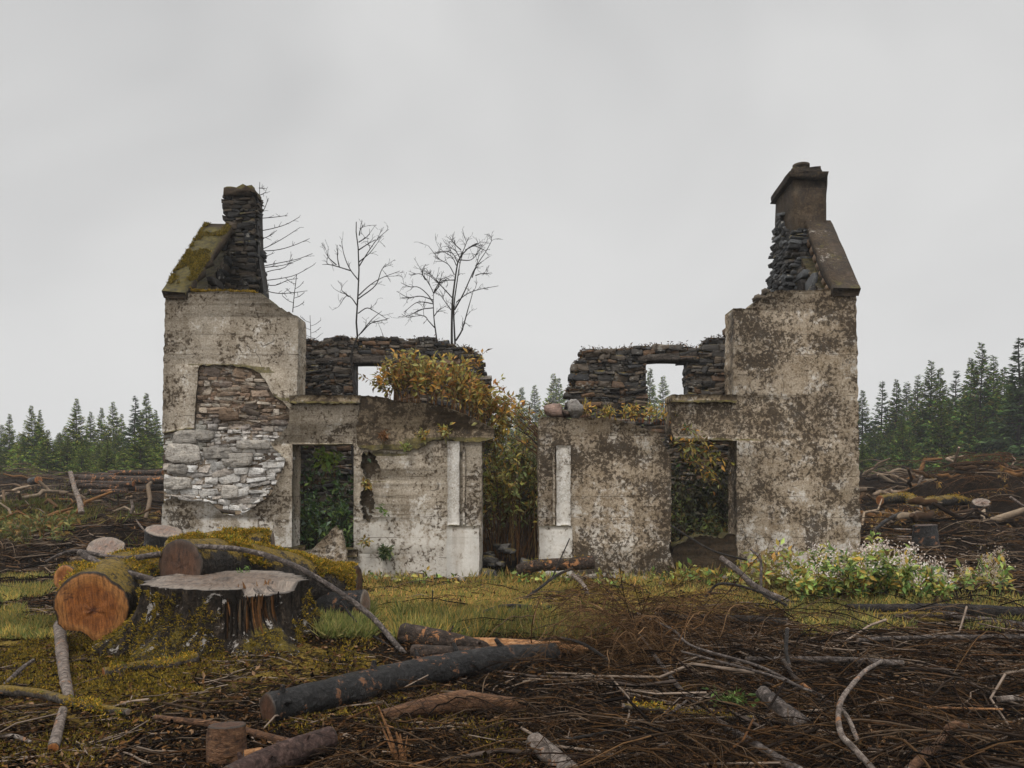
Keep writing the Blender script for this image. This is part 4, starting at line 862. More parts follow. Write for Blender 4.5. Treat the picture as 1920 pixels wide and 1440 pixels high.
n = 24; bx = rng.uniform(1805, 1885, n); yy = rng.uniform(10.8, 12.2, n); bases = np.stack([(bx - CX) * yy / F, yy, gz((bx - CX) * yy / F, yy)], 1)
bush('knotweed_bush', 'small yellowish bush with faded white flowers near the right edge', 'bush', rng, bases, rng.uniform(.25, .48, n), (0, -.15, 0), 20, .11, LGT + AUT[:2], [(.16, .14, .05), (.2, .12, .05)], .12, .42, .2, flowers=(45, [(.50, .41, .33), (.44, .35, .27)], .028))
n = 60; bx = rng.uniform(1385, 1500, n); yy = rng.uniform(10.6, 12.3, n); bases = np.stack([(bx - CX) * yy / F, yy, gz((bx - CX) * yy / F, yy)], 1)
bush('bramble_patch', 'yellow green brambles between the lower right window and the white-flowered bush', 'bramble', rng, bases, rng.uniform(.25, .6, n), (0, -.1, 0), 16, .10, LGT[:3] + AUT + OLV, [(.12, .07, .04), (.16, .09, .04)], .15, .45, .3, flowers=(16, [(.5, .42, .34)], .026))
n = 36; bx = rng.uniform(1255, 1390, n); yy = rng.uniform(11.6, 12.5, n); bases = np.stack([(bx - CX) * yy / F, yy, gz((bx - CX) * yy / F, yy)], 1)
bush('weed_clump', 'low lime green weeds beneath the lower right window', 'weeds', rng, bases, rng.uniform(.10, .26, n), (0, -.1, 0), 10, .10, LGT + OLV, STM, .1, .5, .3)
for a, b, lab in ((1100, 1250, 'low green weeds at the foot of the right door pier'), (950, 1060, 'small leafy weeds in front of the doorway'), (640, 860, 'scattered small weeds along the foot of the left wall')):
    n = 20; bx = rng.uniform(a, b, n); yy = rng.uniform(11.4, 12.5, n); bases = np.stack([(bx - CX) * yy / F, yy, gz((bx - CX) * yy / F, yy)], 1)
    bush('weed_clump', lab, 'weeds', rng, bases, rng.uniform(.06, .2, n), (0, -.1, 0), 8, .085, LGT + OLV, STM, .1, .5, .3)
for px, py, lab, ss in ((1375, 1330, 'green fern frond cluster low in the brash', .16), (622, 1160, 'pale green fern beside the mossy log end', .14), (462, 1083, 'tiny lime green seedling on the dark log', .07)):
    n = 7; g0 = G(px, py) if py > 1100 else P(px, py, 7.6); b = np.repeat(g0[None], n, 0) + rng.normal(0, .02, (n, 3))
    bush('fern', lab, 'fern', rng, b, rng.uniform(.8, 1.3, n) * ss, rng.normal(0, .8, (n, 3)) * (1, .6, 0), 26, ss * .36, [(.10, .17, .04), (.14, .22, .05)], [(.1, .12, .04)], .1, .3, .4, .003)

n = 70; bx = rng.uniform(-40, 130, n); yy = rng.uniform(15.5, 18.5, n); bases = np.stack([(bx - CX) * yy / F, yy, gz((bx - CX) * yy / F, yy)], 1)
bush('bracken_patch', 'rusty green bracken and grass by the left edge behind the slash', 'bracken', rng, bases, rng.uniform(.3, .75, n), (0, -.1, 0), 20, .13, [(.13, .16, .04), (.20, .18, .05), (.24, .14, .04), (.08, .10, .03)], STM, .1, .35, .5)
n = 50; bx = rng.uniform(1640, 1920, n); yy = rng.uniform(17, 21, n); bases = np.stack([(bx - CX) * yy / F, yy, gz((bx - CX) * yy / F, yy)], 1)
bush('bracken_patch', 'dead orange bracken among the slash right of the ruin', 'bracken', rng, bases, rng.uniform(.2, .5, n), (0, -.1, 0), 18, .13, [(.26, .13, .035), (.18, .09, .03), (.30, .19, .05), (.10, .06, .025)], STM, .1, .35, .6)
# ---------------------------------------------------------------- felled timber in the foreground
def Gv(px, py):
    px = np.asarray(px, float); py = np.asarray(py, float); Y = HC * F / (py - HY)
    for _ in range(14):
        X = (px - CX) * Y / F; Y = .5 * Y + .5 * np.clip((HC - gz(X, Y)) * F / (py - HY), 2.5, 60)
    X = (px - CX) * Y / F
    return np.stack([X, Y, gz(X, Y)], 1)
MOSSC = [(.42, .25, .028), (.30, .19, .026), (.50, .29, .04), (.17, .13, .02), (.085, .07, .014), (.17, .19, .03)]
def tufts(mb, pos, nrm, rng, ln=.03, cols=MOSSC, k=3):
    n = len(pos); q = np.repeat(pos, k, 0) + rng.normal(0, .006, (n * k, 3)); nn = np.repeat(nrm, k, 0)
    d = nn + rng.normal(0, .65, q.shape)
    clump = np.repeat(1 + .45 * fbm(pos * 9, 3, 5), k)[:, None]
    leaves(mb, q, d, rng.normal(0, 1, q.shape), ln * rng.uniform(.5, 1.3, n * k), ln * .36, pal(rng, n * k, cols, .25) * clump, .1)
def log(label, pts, rad, bark, cut, ends=(1, 1), rng=None, sides=28, nseg=None, amp=.07, moss=0, mossn=.15, mossl=.03, name='log', cat='log', group=None, squash=1.0, bumpy=(), notch=None, mcols=MOSSC, mthr=0.0, mfrom=0.0, stubs=0):
    rng = rng or np.random.default_rng(abs(hash(label)) % 9999)
    pts = np.asarray(pts, float); length = np.linalg.norm(np.diff(pts, axis=0), axis=1).sum(); nseg = nseg or max(10, int(length / .05))
    q = resample(pts, nseg); rr = np.interp(np.linspace(0, 1, nseg), np.linspace(0, 1, len(rad)), rad)
    T = norm(np.gradient(q, axis=0)); mT = norm(pts[-1] - pts[0]); ref = np.array((1, .3, 0.)) if abs(mT[2]) > .8 else np.array((0, 0, 1.))
    U = norm(np.cross(T, ref)); W = np.cross(T, U); an = np.arange(sides) * 2 * math.pi / sides
    sd_ = float(rng.uniform(0, 50)); cs = np.stack(np.broadcast_arrays(np.cos(an)[None] * 1.6, np.sin(an)[None] * 1.6, np.linspace(0, length, nseg)[:, None] * 2.2 / max(.25, rr.max() * 3) + sd_), -1)
    rad_ = rr[:, None] * (1 + amp * 1.5 * fbm(cs, 3, 2) + amp * .6 * fbm(cs * 4.5, 2, 6))
    for (s0, a0, w0, h0) in bumpy:
        rad_ = rad_ * (1 + h0 * np.exp(-((np.linspace(0, 1, nseg)[:, None] - s0) / w0) ** 2 - ((np.angle(np.exp(1j * (an[None] - a0)))) / .45) ** 2))
    if notch: rad_ = rad_ * (1 - notch[1] * np.exp(-((np.angle(np.exp(1j * (an[None] - notch[0])))) / notch[2]) ** 2))
    N_ = np.cos(an)[None, :, None] * U[:, None] * 1.0 + squash * np.sin(an)[None, :, None] * W[:, None]
    V = q[:, None] + rad_[..., None] * N_
    b = MB(); i = np.arange(nseg - 1)[:, None] * sides; j = np.arange(sides)[None]; j2 = (j + 1) % sides
    b.add(V.reshape(-1, 3), np.stack([i + j, i + j2, i + sides + j2, i + sides + j], -1).reshape(-1, 4))
    low = V.reshape(-1, 3).min(0); e = empty(name, (q[0][0], q[0][1], low[2]), label, cat, group)
    b.build('bark', M[bark], e, True)
    cuts = cut if isinstance(cut, (tuple, list)) else (cut, cut)
    for end, on in zip((0, -1), ends):
        if not on: continue
        c = MB(); ring = V[end]; ce = q[end] + rng.normal(0, .06, 3) * rr[end]; rows = []; cl = []
        for rho in (1, .96, .8, .6, .4, .2, .03):
            z = rng.normal(0, .012 * rr[end], (sides, 1)) if rho < .97 else 0
            rows.append(ce + (ring - ce) * rho + T[end] * z + (T[end] * (-.008 if end == 0 else .008) if rho < 1 else 0)); cl.append(np.stack([np.full(sides, rho), an / 6.283, np.full(sides, rng.random())], 1))
        k = np.arange(6)[:, None] * sides; f = np.stack([k + j, k + j2, k + sides + j2, k + sides + j], -1).reshape(-1, 4)
        c.add(np.concatenate(rows), [f, np.arange(6 * sides, 7 * sides)[None]], np.concatenate(cl)); c.build('cut_face', M[cuts[end]], e, False)
    for _ in range(stubs):
        s = int(rng.integers(2, nseg - 2)); a = int(rng.integers(0, sides)); 
        if N_[s, a][2] < -.2: a = (a + sides // 2) % sides
        d = norm(N_[s, a] + T[s] * rng.normal(0, .4)); l = rr[s] * rng.uniform(.35, 1.1); sb = MB(); r1 = rr[s] * rng.uniform(.10, .2); c0 = V[s, a] - d * r1
        pp_ = np.array([c0, c0 + d * l * .5, c0 + d * l]); tubes(sb, resample(pp_, 4), np.array([1.5, 1.1, .95, .8]) * r1, 8); e0 = sb.v[-1][-8:]; sb.add(np.concatenate([e0, [e0.mean(0) + d * r1 * .15]]), np.array([(k, (k + 1) % 8, 8) for k in range(8)])); sb.build('branch_stub', M[bark], e)
    if moss:
        s = rng.integers(max(1, int(mfrom * nseg)), nseg - 1, moss * 3); a = rng.integers(0, sides, moss * 3); pos = V[s, a] + rng.normal(0, .012, (moss * 3, 3)); nr = norm(N_[s, a])
        keep = (nr[:, 2] + .5 * fbm(pos * 4, 3, 8) > mossn) & (fbm(pos * 3.2, 3, 11) > mthr)
        pos, nr = pos[keep][:moss], nr[keep][:moss]
        if len(pos):
            m = MB(); tufts(m, pos, nr, rng, mossl, mcols); o = m.build('moss', M['moss'], e); o['kind'] = 'stuff'
    return e
def stick(label, px, r0, r1, mat='branch_grey', lift=.0, Ys=None, ends=(1, 1), cut='cut_grey', name='branch', cat='branch', moss=0, group=None, rng=None, **kw):
    rng = rng or np.random.default_rng(len(label) * 31 + int(px[0][0])); r0 *= 1.25; r1 *= 1.25
    n = len(px)
    if Ys is None:
        lf = np.broadcast_to(lift, (n,)); pts = [G(x, y, l) for (x, y), l in zip(px, lf)]
    else:
        yy = np.interp(np.linspace(0, 1, n), np.linspace(0, 1, len(Ys)), Ys); pts = [P(x, y, Y) for (x, y), Y in zip(px, yy)]
    pts = np.array(pts); r = [r0 * pts[0][1] / F, r1 * pts[-1][1] / F]
    L_ = np.linalg.norm(np.diff(pts, axis=0), axis=1).sum()
    return log(label, pts, r, mat, cut, ends, rng, 9, max(8, int(L_ / .045)), kw.pop('amp', .13), moss, name=name, cat=cat, group=group, mossl=.02, **kw)

def GL(px, py, rpx):                   # axis point of a log that rests on the ground, seen at (px, py) with this half thickness in pixels
    g = G(px, py + rpx * .85); return P(px, py, g[1])
rng = np.random.default_rng(501)
# --- the big stump
SC = np.array((P(424, 1000, 7.15)[0], 7.15)); sz0 = float(gz(*SC)); ST = .475
st = empty('tree_stump', (SC[0], SC[1], sz0), 'wide mossy tree stump with a flat grey sawn top and split edge', 'stump')
na, nz_ = 120, 26
an = np.arange(na) * 2 * math.pi / na; zz = np.linspace(-.12, ST, nz_)
base = .66 * (1 + .05 * np.cos(2 * an + .6) + .03 * np.cos(5 * an))
lob = .5 + .5 * np.cos(7 * an + .8 * np.sin(2 * an)) 
fl = np.clip(1 - (zz[:, None] + .05) / (ST * .95), 0, 1) ** 2.1
rr = base[None] * (1 + fl * (.20 + .42 * lob[None])) * (1 + .07 * fbm(np.stack(np.broadcast_arrays(np.cos(an)[None] * 6, np.sin(an)[None] * 6, zz[:, None] * 1.2), -1), 4, 3) + .028 * np.cos(23 * an + 3 * np.sin(3 * an))[None])
top = ST + 0 * an + .012 * np.cos(an - 1.8)
rightlow = np.exp(-(np.angle(np.exp(1j * (an + .62))) / .42) ** 2)           # front right: the split step
Zs = np.repeat(zz[:, None], na, 1) * ((top - .075 * (rightlow > .45)) / ST)[None]
Vx = np.stack([SC[0] + rr * np.cos(an), SC[1] + rr * np.sin(an), sz0 + Zs], -1)
b = MB(); i = np.arange(nz_ - 1)[:, None] * na; j = np.arange(na)[None]; j2 = (j + 1) % na
b.add(Vx.reshape(-1, 3), np.stack([i + j, i + j2, i + na + j2, i + na + j], -1).reshape(-1, 4)); b.build('bark', M['bark_stump'], st, True)
c = MB(); ring = Vx[-1]; ce = np.array((SC[0], SC[1], sz0 + ST)); rows = []; cl = []
inner = ring.copy(); 
for rho in (1, .985, .9, .78, .6, .4, .2, .04):
    rw_ = ce + (ring - ce) * np.array((rho, rho, 0)); low_ = (rightlow > .45) & (rho > .62)
    rw_[:, 2] = np.where(low_, ring[:, 2] + .004, sz0 + top + .004 * rng.normal(0, 1, na) * (rho < .98)) if rho < 1 else ring[:, 2]
    rows.append(rw_); cl.append(np.stack([np.full(na, rho), an / 6.283, 0 * an + .3], 1))
k = np.arange(7)[:, None] * na
c.add(np.concatenate(rows), [np.stack([k + j, k + j2, k + na + j2, k + na + j], -1).reshape(-1, 4), np.arange(7 * na, 8 * na)[None]], np.concatenate(cl)); c.build('cut_face', M['cut_stump'], st)
sp = MB(); r = np.random.default_rng(9)
for k in range(70):                       # torn orange-brown strips clinging in the split
    a = -.95 + r.normal(0, .17); h0 = r.uniform(.06, .30); h1 = ST - .085 + r.uniform(-.06, .03); zs_ = np.linspace(h0, h1, 7); a2 = a + r.normal(0, .02)
    col_ = int(round((a % (2 * math.pi)) / (2 * math.pi) * na)) % na
    rd = np.interp(zs_, Zs[:, col_], rr[:, col_]) + np.linspace(-.004, r.uniform(.004, .02), 7)
    aa_ = np.linspace(a, a2, 7); tubes(sp, np.stack([SC[0] + rd * np.cos(aa_), SC[1] + rd * np.sin(aa_), sz0 + zs_], 1), np.array([.3, .8, 1, 1, .9, .7, .4]) * r.uniform(.005, .013), 5, pal(r, 1, [(.085, .038, .014), (.045, .022, .010), (.13, .06, .022), (.02, .013, .009), (.012, .009, .007), (.06, .045, .03)], .3))
for k in range(12):                       # splinters standing along the step in the sawn top
    a = -.62 + r.uniform(-.42, .42); rd = np.interp(a % (2 * math.pi), an, rr[-1]) * r.uniform(.60, .68); b0 = np.array((SC[0] + rd * math.cos(a), SC[1] + rd * math.sin(a), sz0 + ST - .06))
    tubes(sp, resample([b0, b0 + np.array((r.normal(0, .012), r.normal(0, .012), r.uniform(.05, .085)))], 4), np.array([1, .9, .6, .2]) * r.uniform(.006, .014), 5, pal(r, 1, [(.20, .10, .045), (.12, .055, .02), (.28, .17, .09)], .25))
o = sp.build('torn_wood', M['litter'], st); o['kind'] = 'stuff'
sp = MB(); kk = rng.integers(2, nz_ - 2, 9000); aa = rng.integers(0, na, 9000); pos = Vx[kk, aa] + rng.normal(0, .01, (9000, 3)); nr = norm(np.stack([np.cos(an[aa]), np.sin(an[aa]), 0 * aa + .5], 1))
ang = np.angle(np.exp(1j * an[aa])); leftness = np.where((ang < -1.45) | (ang > 2.4), .22, -.12) + .25 * fl[kk, 0]
keep = fbm(pos * 4.5, 4, 21) + leftness > .06; tufts(sp, pos[keep], nr[keep], rng, .026, [(.22, .15, .02), (.16, .115, .018), (.28, .18, .025), (.09, .075, .015)])
o = sp.build('moss', M['moss'], st); o['kind'] = 'stuff'

# --- the heap of logs round it
log('big log with a dark wet sawn face resting behind the stump top', [P(338, 1060, 7.45), P(432, 1058, 8.15), P(555, 1084, 8.7), P(650, 1110, 9.0)], [.245, .25, .26, .25], 'bark_mossy', ('cut_dark', 'cut_grey'), rng=rng, amp=.06, moss=11000, mossn=.1, mossl=.026, bumpy=((.45, 1.6, .08, .25), (.72, 1.5, .07, .3), (.9, 1.2, .06, .35)), mthr=.05, mfrom=.24)
log('thick moss-covered log lying behind the dark-faced log', [P(318, 1046, 9.0), P(420, 1030, 9.1), P(512, 1024, 9.2)], [.20, .22, .17], 'bark_mossy', 'cut_grey', rng=rng, moss=7000, mossn=-.2, mossl=.026, bumpy=((.55, 1.5, .1, .3),), mthr=-.08)
log('moss-crusted log end lying against the left window wall', [P(560, 1098, 9.3), P(620, 1092, 9.2), P(668, 1092, 9.15)], [.15, .20, .19], 'bark_mossy', 'cut_dark', rng=rng, moss=6000, mossn=-.15, mossl=.028, mthr=-.1)
log('pale thin sawn log end at the right tip of the mossy heap', [P(600, 1132, 8.7), P(684, 1133, 8.55)], [.09, .12], 'bark_dark', 'cut_grey', rng=rng, squash=1.3)
log('large log with a bright orange sawn face left of the stump', [P(172, 1140, 6.95), P(232, 1102, 7.55), P(290, 1082, 8.1)], [.325, .32, .30], 'bark_mossy', 'cut_orange', rng=rng, amp=.13, moss=3500, mossn=.2, mossl=.022, notch=(2.0, .32, .4), mthr=-.1)
log('small log with a reddish sawn face above the orange-faced log', [P(123, 1084, 7.9), P(175, 1076, 8.3), P(235, 1068, 8.8)], [.128, .13, .125], 'bark_mossy', 'cut_orange', rng=rng, moss=700, mossn=.1, mthr=-.1)
log('tilted weathered stump with a brown oval sawn top at the left', [P(205, 1075, 10.0), P(199, 1027, 9.75)], [.25, .215], 'bark_brown', 'cut_grey', (0, 1), rng=rng, name='tree_stump', cat='stump', squash=.9, moss=300, mossn=-.3)
log('upright weathered stump with a pale-rimmed top by the left wall corner', [P(300, 1075, 9.4), P(303, 1035, 9.4), P(308, 996, 9.35)], [.25, .205, .21], 'bark_dark', 'cut_grey', (0, 1), rng=rng, name='tree_stump', cat='stump', moss=500, mossn=-.4, mthr=.05)
stick('forked grey branch with a slanting pale cut crossing the log heap', [(88, 1052), (112, 1040), (145, 1033), (200, 1044), (240, 1047), (300, 1039)], 2, 4.5, 'branch_grey', Ys=(7.3, 7.5), moss=0)
stick('grey branch sloping down over the orange-faced log', [(150, 1036), (185, 1056), (235, 1073), (296, 1090)], 5, 5.5, 'branch_grey', Ys=(7.35, 7.2))
stick('long curved brown branch leaning from the log heap to the ground', [(365, 1024), (450, 1030), (520, 1048), (580, 1075), (650, 1120), (700, 1160), (740, 1205), (776, 1246)], 4.0, 4.5, 'branch_grey', Ys=(7.45, 7.4, 7.3, 7.2, 7.0, 6.6))
stick('thin dark branch hanging below the long curved branch', [(640, 1130), (672, 1170), (712, 1200), (770, 1236)], 1.6, 2.2, 'branch_dark', Ys=(7.3, 6.8))
stick('silvery bark stick rising towards the orange-faced log', [(112, 1172), (116, 1220), (121, 1265), (129, 1308)], 8.5, 7.5, 'birch', lift=(.16, .09, .06, .04))
stick('short silvery bark stick with an orange broken foot', [(118, 1332), (109, 1368), (100, 1402)], 6.5, 8.5, 'birch', lift=(.06, .05, .03), cut='cut_orange')
stick('moss-bearded branch lying across the lower left corner', [(-20, 1292), (70, 1300), (140, 1318), (190, 1328), (238, 1335)], 8, 5, 'branch_moss', lift=.04, moss=500, mossn=-.2)
stick('thin forked twig standing at the left edge above the mossy branch', [(8, 1285), (40, 1254), (62, 1238)], 4, 2.5, 'branch_grey', lift=(.0, .05, .08))
stick('mossy split length of wood at the foot of the stump', [(196, 1262), (260, 1250), (320, 1246), (372, 1233)], 9, 8, 'branch_moss', lift=.03, moss=500, cut='cut_orange')
stick('bare orange-brown stick running to the small block', [(292, 1345), (350, 1352), (430, 1364), (545, 1393)], 4, 6.5, 'split_dark', lift=.03)
stick('pale short stick by the left edge below the mossy branch', [(4, 1380), (30, 1381), (58, 1392)], 4, 3, 'birch', lift=.02)
log('square-cut brown block standing upright at the bottom', [G(425, 1424), G(424, 1424) + np.array((0, .02, .175))], [.105, .098], 'split_dark', 'cut_dark', (0, 1), rng=rng, name='wood_block', cat='wood block', amp=.12, sides=14)
log('flat orange chip of wood beside the upright block', [G(458, 1416, .03), G(490, 1410, .03)], [.05, .045], 'split', 'cut_orange', rng=rng, name='wood_chip', cat='wood chip', squash=.5, sides=10)
log('pinkish barked log rising from the bottom edge', [G(430, 1462, .07), G(520, 1420, .08), G(618, 1384, .08)], [.068, .072, .064], 'bark_pink', 'cut_dark', rng=rng, stubs=4, amp=.1)
log('long wet black log with a sawn left end', [GL(503, 1330, 29), GL(640, 1296, 28), GL(780, 1264, 27), GL(920, 1238, 24), GL(1040, 1224, 20)], [.098, .102, .106, .104, .08], 'bark_dark', ('cut_dark', 'split'), rng=rng, amp=.085, stubs=9, bumpy=((.3, .6, .02, .25), (.45, .9, .02, .3), (.6, .5, .02, .25), (.12, 1.4, .015, .2)))
log('torn orange sapwood slab on the far end of the black log', [GL(868, 1236, 24) + (0, -.06, .035), GL(960, 1222, 22) + (0, -.06, .05), GL(1048, 1214, 18) + (0, -.06, .05)], [.05, .075, .03], 'split', 'split', (0, 0), rng=rng, squash=.55, name='split_slab', cat='slab')
log('brown sawn log with orange bark wounds before the grass', [GL(757, 1188, 20), GL(820, 1198, 17), GL(880, 1209, 13), GL(940, 1216, 8)], [.098, .088, .066, .03], 'bark_brown', 'cut_orange', (1, 0), rng=rng, stubs=3)
log('split pale orange trunk running into the dead twigs', [GL(850, 1203, 14), GL(930, 1209, 14), GL(1010, 1213, 14), GL(1100, 1218, 10)], [.05, .072, .068, .04], 'split', 'split', (0, 0), rng=rng, squash=.8)
log('grey brown pole below the split orange trunk', [GL(775, 1222, 13), GL(880, 1227, 13), GL(1000, 1226, 11)], [.06, .062, .05], 'bark_brown', 'cut_dark', rng=rng)
log('flaking orange brown log half sunk below the black log', [G(715, 1342, .03), G(790, 1328, .05), G(870, 1316, .06), G(985, 1322, .03)], [.035, .06, .07, .04], 'split_dark', 'split', (0, 0), rng=rng, amp=.15)
stick('pale silvery log end pointing up at the bottom centre', [(1000, 1388), (1030, 1415), (1070, 1450)], 13, 18, 'birch', lift=(.10, .06, .05))
stick('short grey log poking up through the brash', [(1428, 1298), (1462, 1326), (1508, 1362)], 10, 14, 'branch_grey', lift=(.18, .12, .06))
e = empty('splintered_stake', tuple(G(752, 1436)), 'bright orange splintered stake sticking up at the bottom', 'stake'); m = MB(); r = np.random.default_rng(4)
for (x0, y0, x1, y1, w0) in ((748, 1438, 709, 1324, 5), (748, 1438, 712, 1352, 4), (755, 1438, 742, 1372, 8), (762, 1438, 764, 1380, 3), (757, 1438, 750, 1376, 5), (720, 1358, 738, 1364, 3), (742, 1436, 700, 1424, 3), (760, 1440, 815, 1422, 4)):
    Y = 4.3 - (.12 if y1 > 1400 else 0); tubes(m, resample([P(x0, y0, Y), P((x0 + x1) / 2 + r.uniform(-4, 4), (y0 + y1) / 2, Y), P(x1, y1, Y)], 7), np.linspace(1, .25, 7) * w0 * Y / F, 5)
m.build('splinter', M['split'], e)

# --- poles and branches through the brash
stick('long bare diagonal branch through the brash, from the dead fan to the bottom edge', [(1192, 1182), (1225, 1225), (1262, 1276), (1312, 1330), (1372, 1368), (1430, 1405), (1500, 1446)], 2.5, 7.5, 'branch_grey', Ys=(6.9, 6.3, 5.8, 5.3, 4.8, 4.4))
stick('side shoot of dead wood forking from the diagonal branch', [(1306, 1298), (1270, 1328), (1252, 1340)], 1.6, 2.4, 'branch_grey', Ys=(5.4, 5.2))
stick('dark mossless pole lying along the far side of the brash', [(1230, 1152), (1300, 1159), (1400, 1161), (1475, 1168)], 4, 7, 'branch_dark', lift=.06)
stick('thin pale whip arching from the dead fan to the right', [(1196, 1150), (1260, 1180), (1300, 1212), (1420, 1248), (1500, 1288)], 1.6, 2.2, 'branch_grey', Ys=(7.2, 6.5, 6.0, 5.8))
stick('straight thin rod slanting right across the dark hollow', [(1280, 1222), (1360, 1243), (1450, 1268), (1520, 1296)], 1.7, 2.2, 'branch_grey', Ys=(6.3, 5.6))
stick('thick dark pole at the right edge beyond the brash', [(1590, 1140), (1680, 1141), (1790, 1143), (1935, 1153)], 6, 11, 'branch_dark', lift=.07)
stick('second long pole at the right edge, just nearer than the thick one', [(1700, 1140), (1780, 1152), (1860, 1166), (1940, 1178)], 3, 8, 'branch_grey', lift=.05)
stick('low mossy pole in the grass near the right edge', [(1610, 1156), (1700, 1152), (1800, 1156)], 4, 5, 'branch_moss', lift=.03, moss=120)
stick('long straight pole lying level across the right brash', [(1400, 1236), (1500, 1236), (1600, 1238), (1692, 1244)], 4, 5, 'branch_grey', lift=.10)
stick('paired thin poles, upper one, lying level at the right', [(1610, 1200), (1700, 1196), (1800, 1195), (1930, 1194)], 3, 4, 'branch_grey', lift=.14)
stick('crooked silver branch climbing from the bottom through the right brash', [(1652, 1240), (1622, 1258), (1600, 1282), (1578, 1312), (1572, 1345), (1578, 1378), (1600, 1402), (1640, 1446)], 2.8, 5.2, 'birch', Ys=(5.9, 5.3, 4.9, 4.6, 4.35))
stick('pale fork of the crooked silver branch', [(1572, 1325), (1590, 1346), (1608, 1388)], 3, 3.5, 'birch', Ys=(5.0, 4.7))
stick('hooked orange brown branch bending to the bottom right edge', [(1812, 1362), (1790, 1358), (1772, 1372), (1762, 1392), (1735, 1416), (1702, 1446)], 5, 7.5, 'split_dark', lift=(.14, .16, .12, .1, .08, .06))
stick('flat splintered orange plank among the right brash', [(1736, 1326), (1800, 1328), (1880, 1330)], 4, 3, 'split', lift=.10, squash=.5)
stick('smooth pale brown pole entering from the right edge', [(1874, 1311), (1905, 1309), (1945, 1311)], 4.5, 5.5, 'birch', lift=.10)
stick('brown rod crossing behind the crooked silver branch', [(1470, 1240), (1490, 1270), (1525, 1298), (1544, 1306)], 3.2, 3, 'bark_brown', Ys=(6.2, 5.6))
stick('vertical thin dark stem in the brash below the weeds', [(1476, 1180), (1474, 1220), (1480, 1246)], 3, 2.5, 'branch_dark', Ys=(6.6, 6.3))
stick('dark twisted branch leaning beside the lower right window', [(1352, 1046), (1385, 1072), (1418, 1100), (1480, 1130), (1500, 1146)], 4.5, 4, 'branch_grey', Ys=(10.4, 9.6), cut='cut_orange')
stick('bent grey stem standing beside the white-flowered bush', [(1408, 1030), (1426, 1050), (1427, 1092), (1432, 1114), (1478, 1142), (1495, 1148)], 2, 2.8, 'branch_grey', Ys=(10.0, 9.5))
stick('thin whip reaching from the window to the weeds', [(1258, 985), (1300, 1012), (1340, 1034), (1400, 1050)], 1.4, 1.6, 'branch_dark', Ys=(12.4, 11.8))
stick('bare twig curving down towards the dead fan', [(1324, 1118), (1352, 1094), (1420, 1108), (1475, 1135)], 1.8, 2.2, 'branch_dark', Ys=(9.6, 9.2))
stick('low dark branch lying in the grass, upper of two', [(862, 1166), (910, 1146), (948, 1136), (1000, 1140)], 2, 3.2, 'branch_dark', lift=.07)
stick('low dark branch lying in the grass, lower of two', [(846, 1188), (890, 1174), (925, 1158), (965, 1142)], 2, 3.2, 'branch_dark', lift=.07)
stick('knobbly black pole lying right across the grass', [(960, 1136), (1000, 1139), (1050, 1142), (1120, 1150)], 3.5, 3.5, 'branch_dark', lift=.05)
stick('slanting branch rising from the grass to the rotten log', [(968, 1134), (1010, 1104), (1042, 1080), (1072, 1066)], 2.4, 2, 'branch_dark', Ys=(9.9, 11.0))
stick('thin upright dead weed stem in front of the doorway', [(1036, 1082), (1050, 1050), (1068, 1010)], 1.2, .8, 'branch_dark', Ys=(10.6, 10.8))
stick('knotted upright twig standing in the orange grass', [(826, 1160), (812, 1135), (811, 1108)], 1.3, .9, 'branch_dark', Ys=(9.2, 9.2))
stick('rotten brown log lying before the right door pier', [(972, 1068), (1010, 1060), (1060, 1058), (1114, 1054)], 9, 10, 'bark_brown', Ys=(12.0, 11.8), cut='cut_dark', name='log', cat='log', moss=160, mossn=.5)
stick('short pale crooked root hanging below the rotten log', [(1074, 1078), (1090, 1092), (1100, 1108), (1102, 1124)], 3.5, 3, 'birch', Ys=(11.3, 10.8))
stick('mossy rod lying under the brash near the diagonal branch', [(1170, 1324), (1230, 1330), (1300, 1340), (1410, 1346)], 4, 4, 'branch_moss', lift=.05, moss=260)
stick('arched dark branch bowing over the orange trunk end', [(1000, 1205), (1040, 1196), (1090, 1206), (1138, 1236)], 2, 2.6, 'branch_dark', Ys=(6.7, 6.2))
stick('chipped brown rod lying level at the bottom centre', [(1030, 1392), (1100, 1380), (1180, 1366), (1240, 1368)], 2.2, 2.6, 'branch_dark', lift=.06)

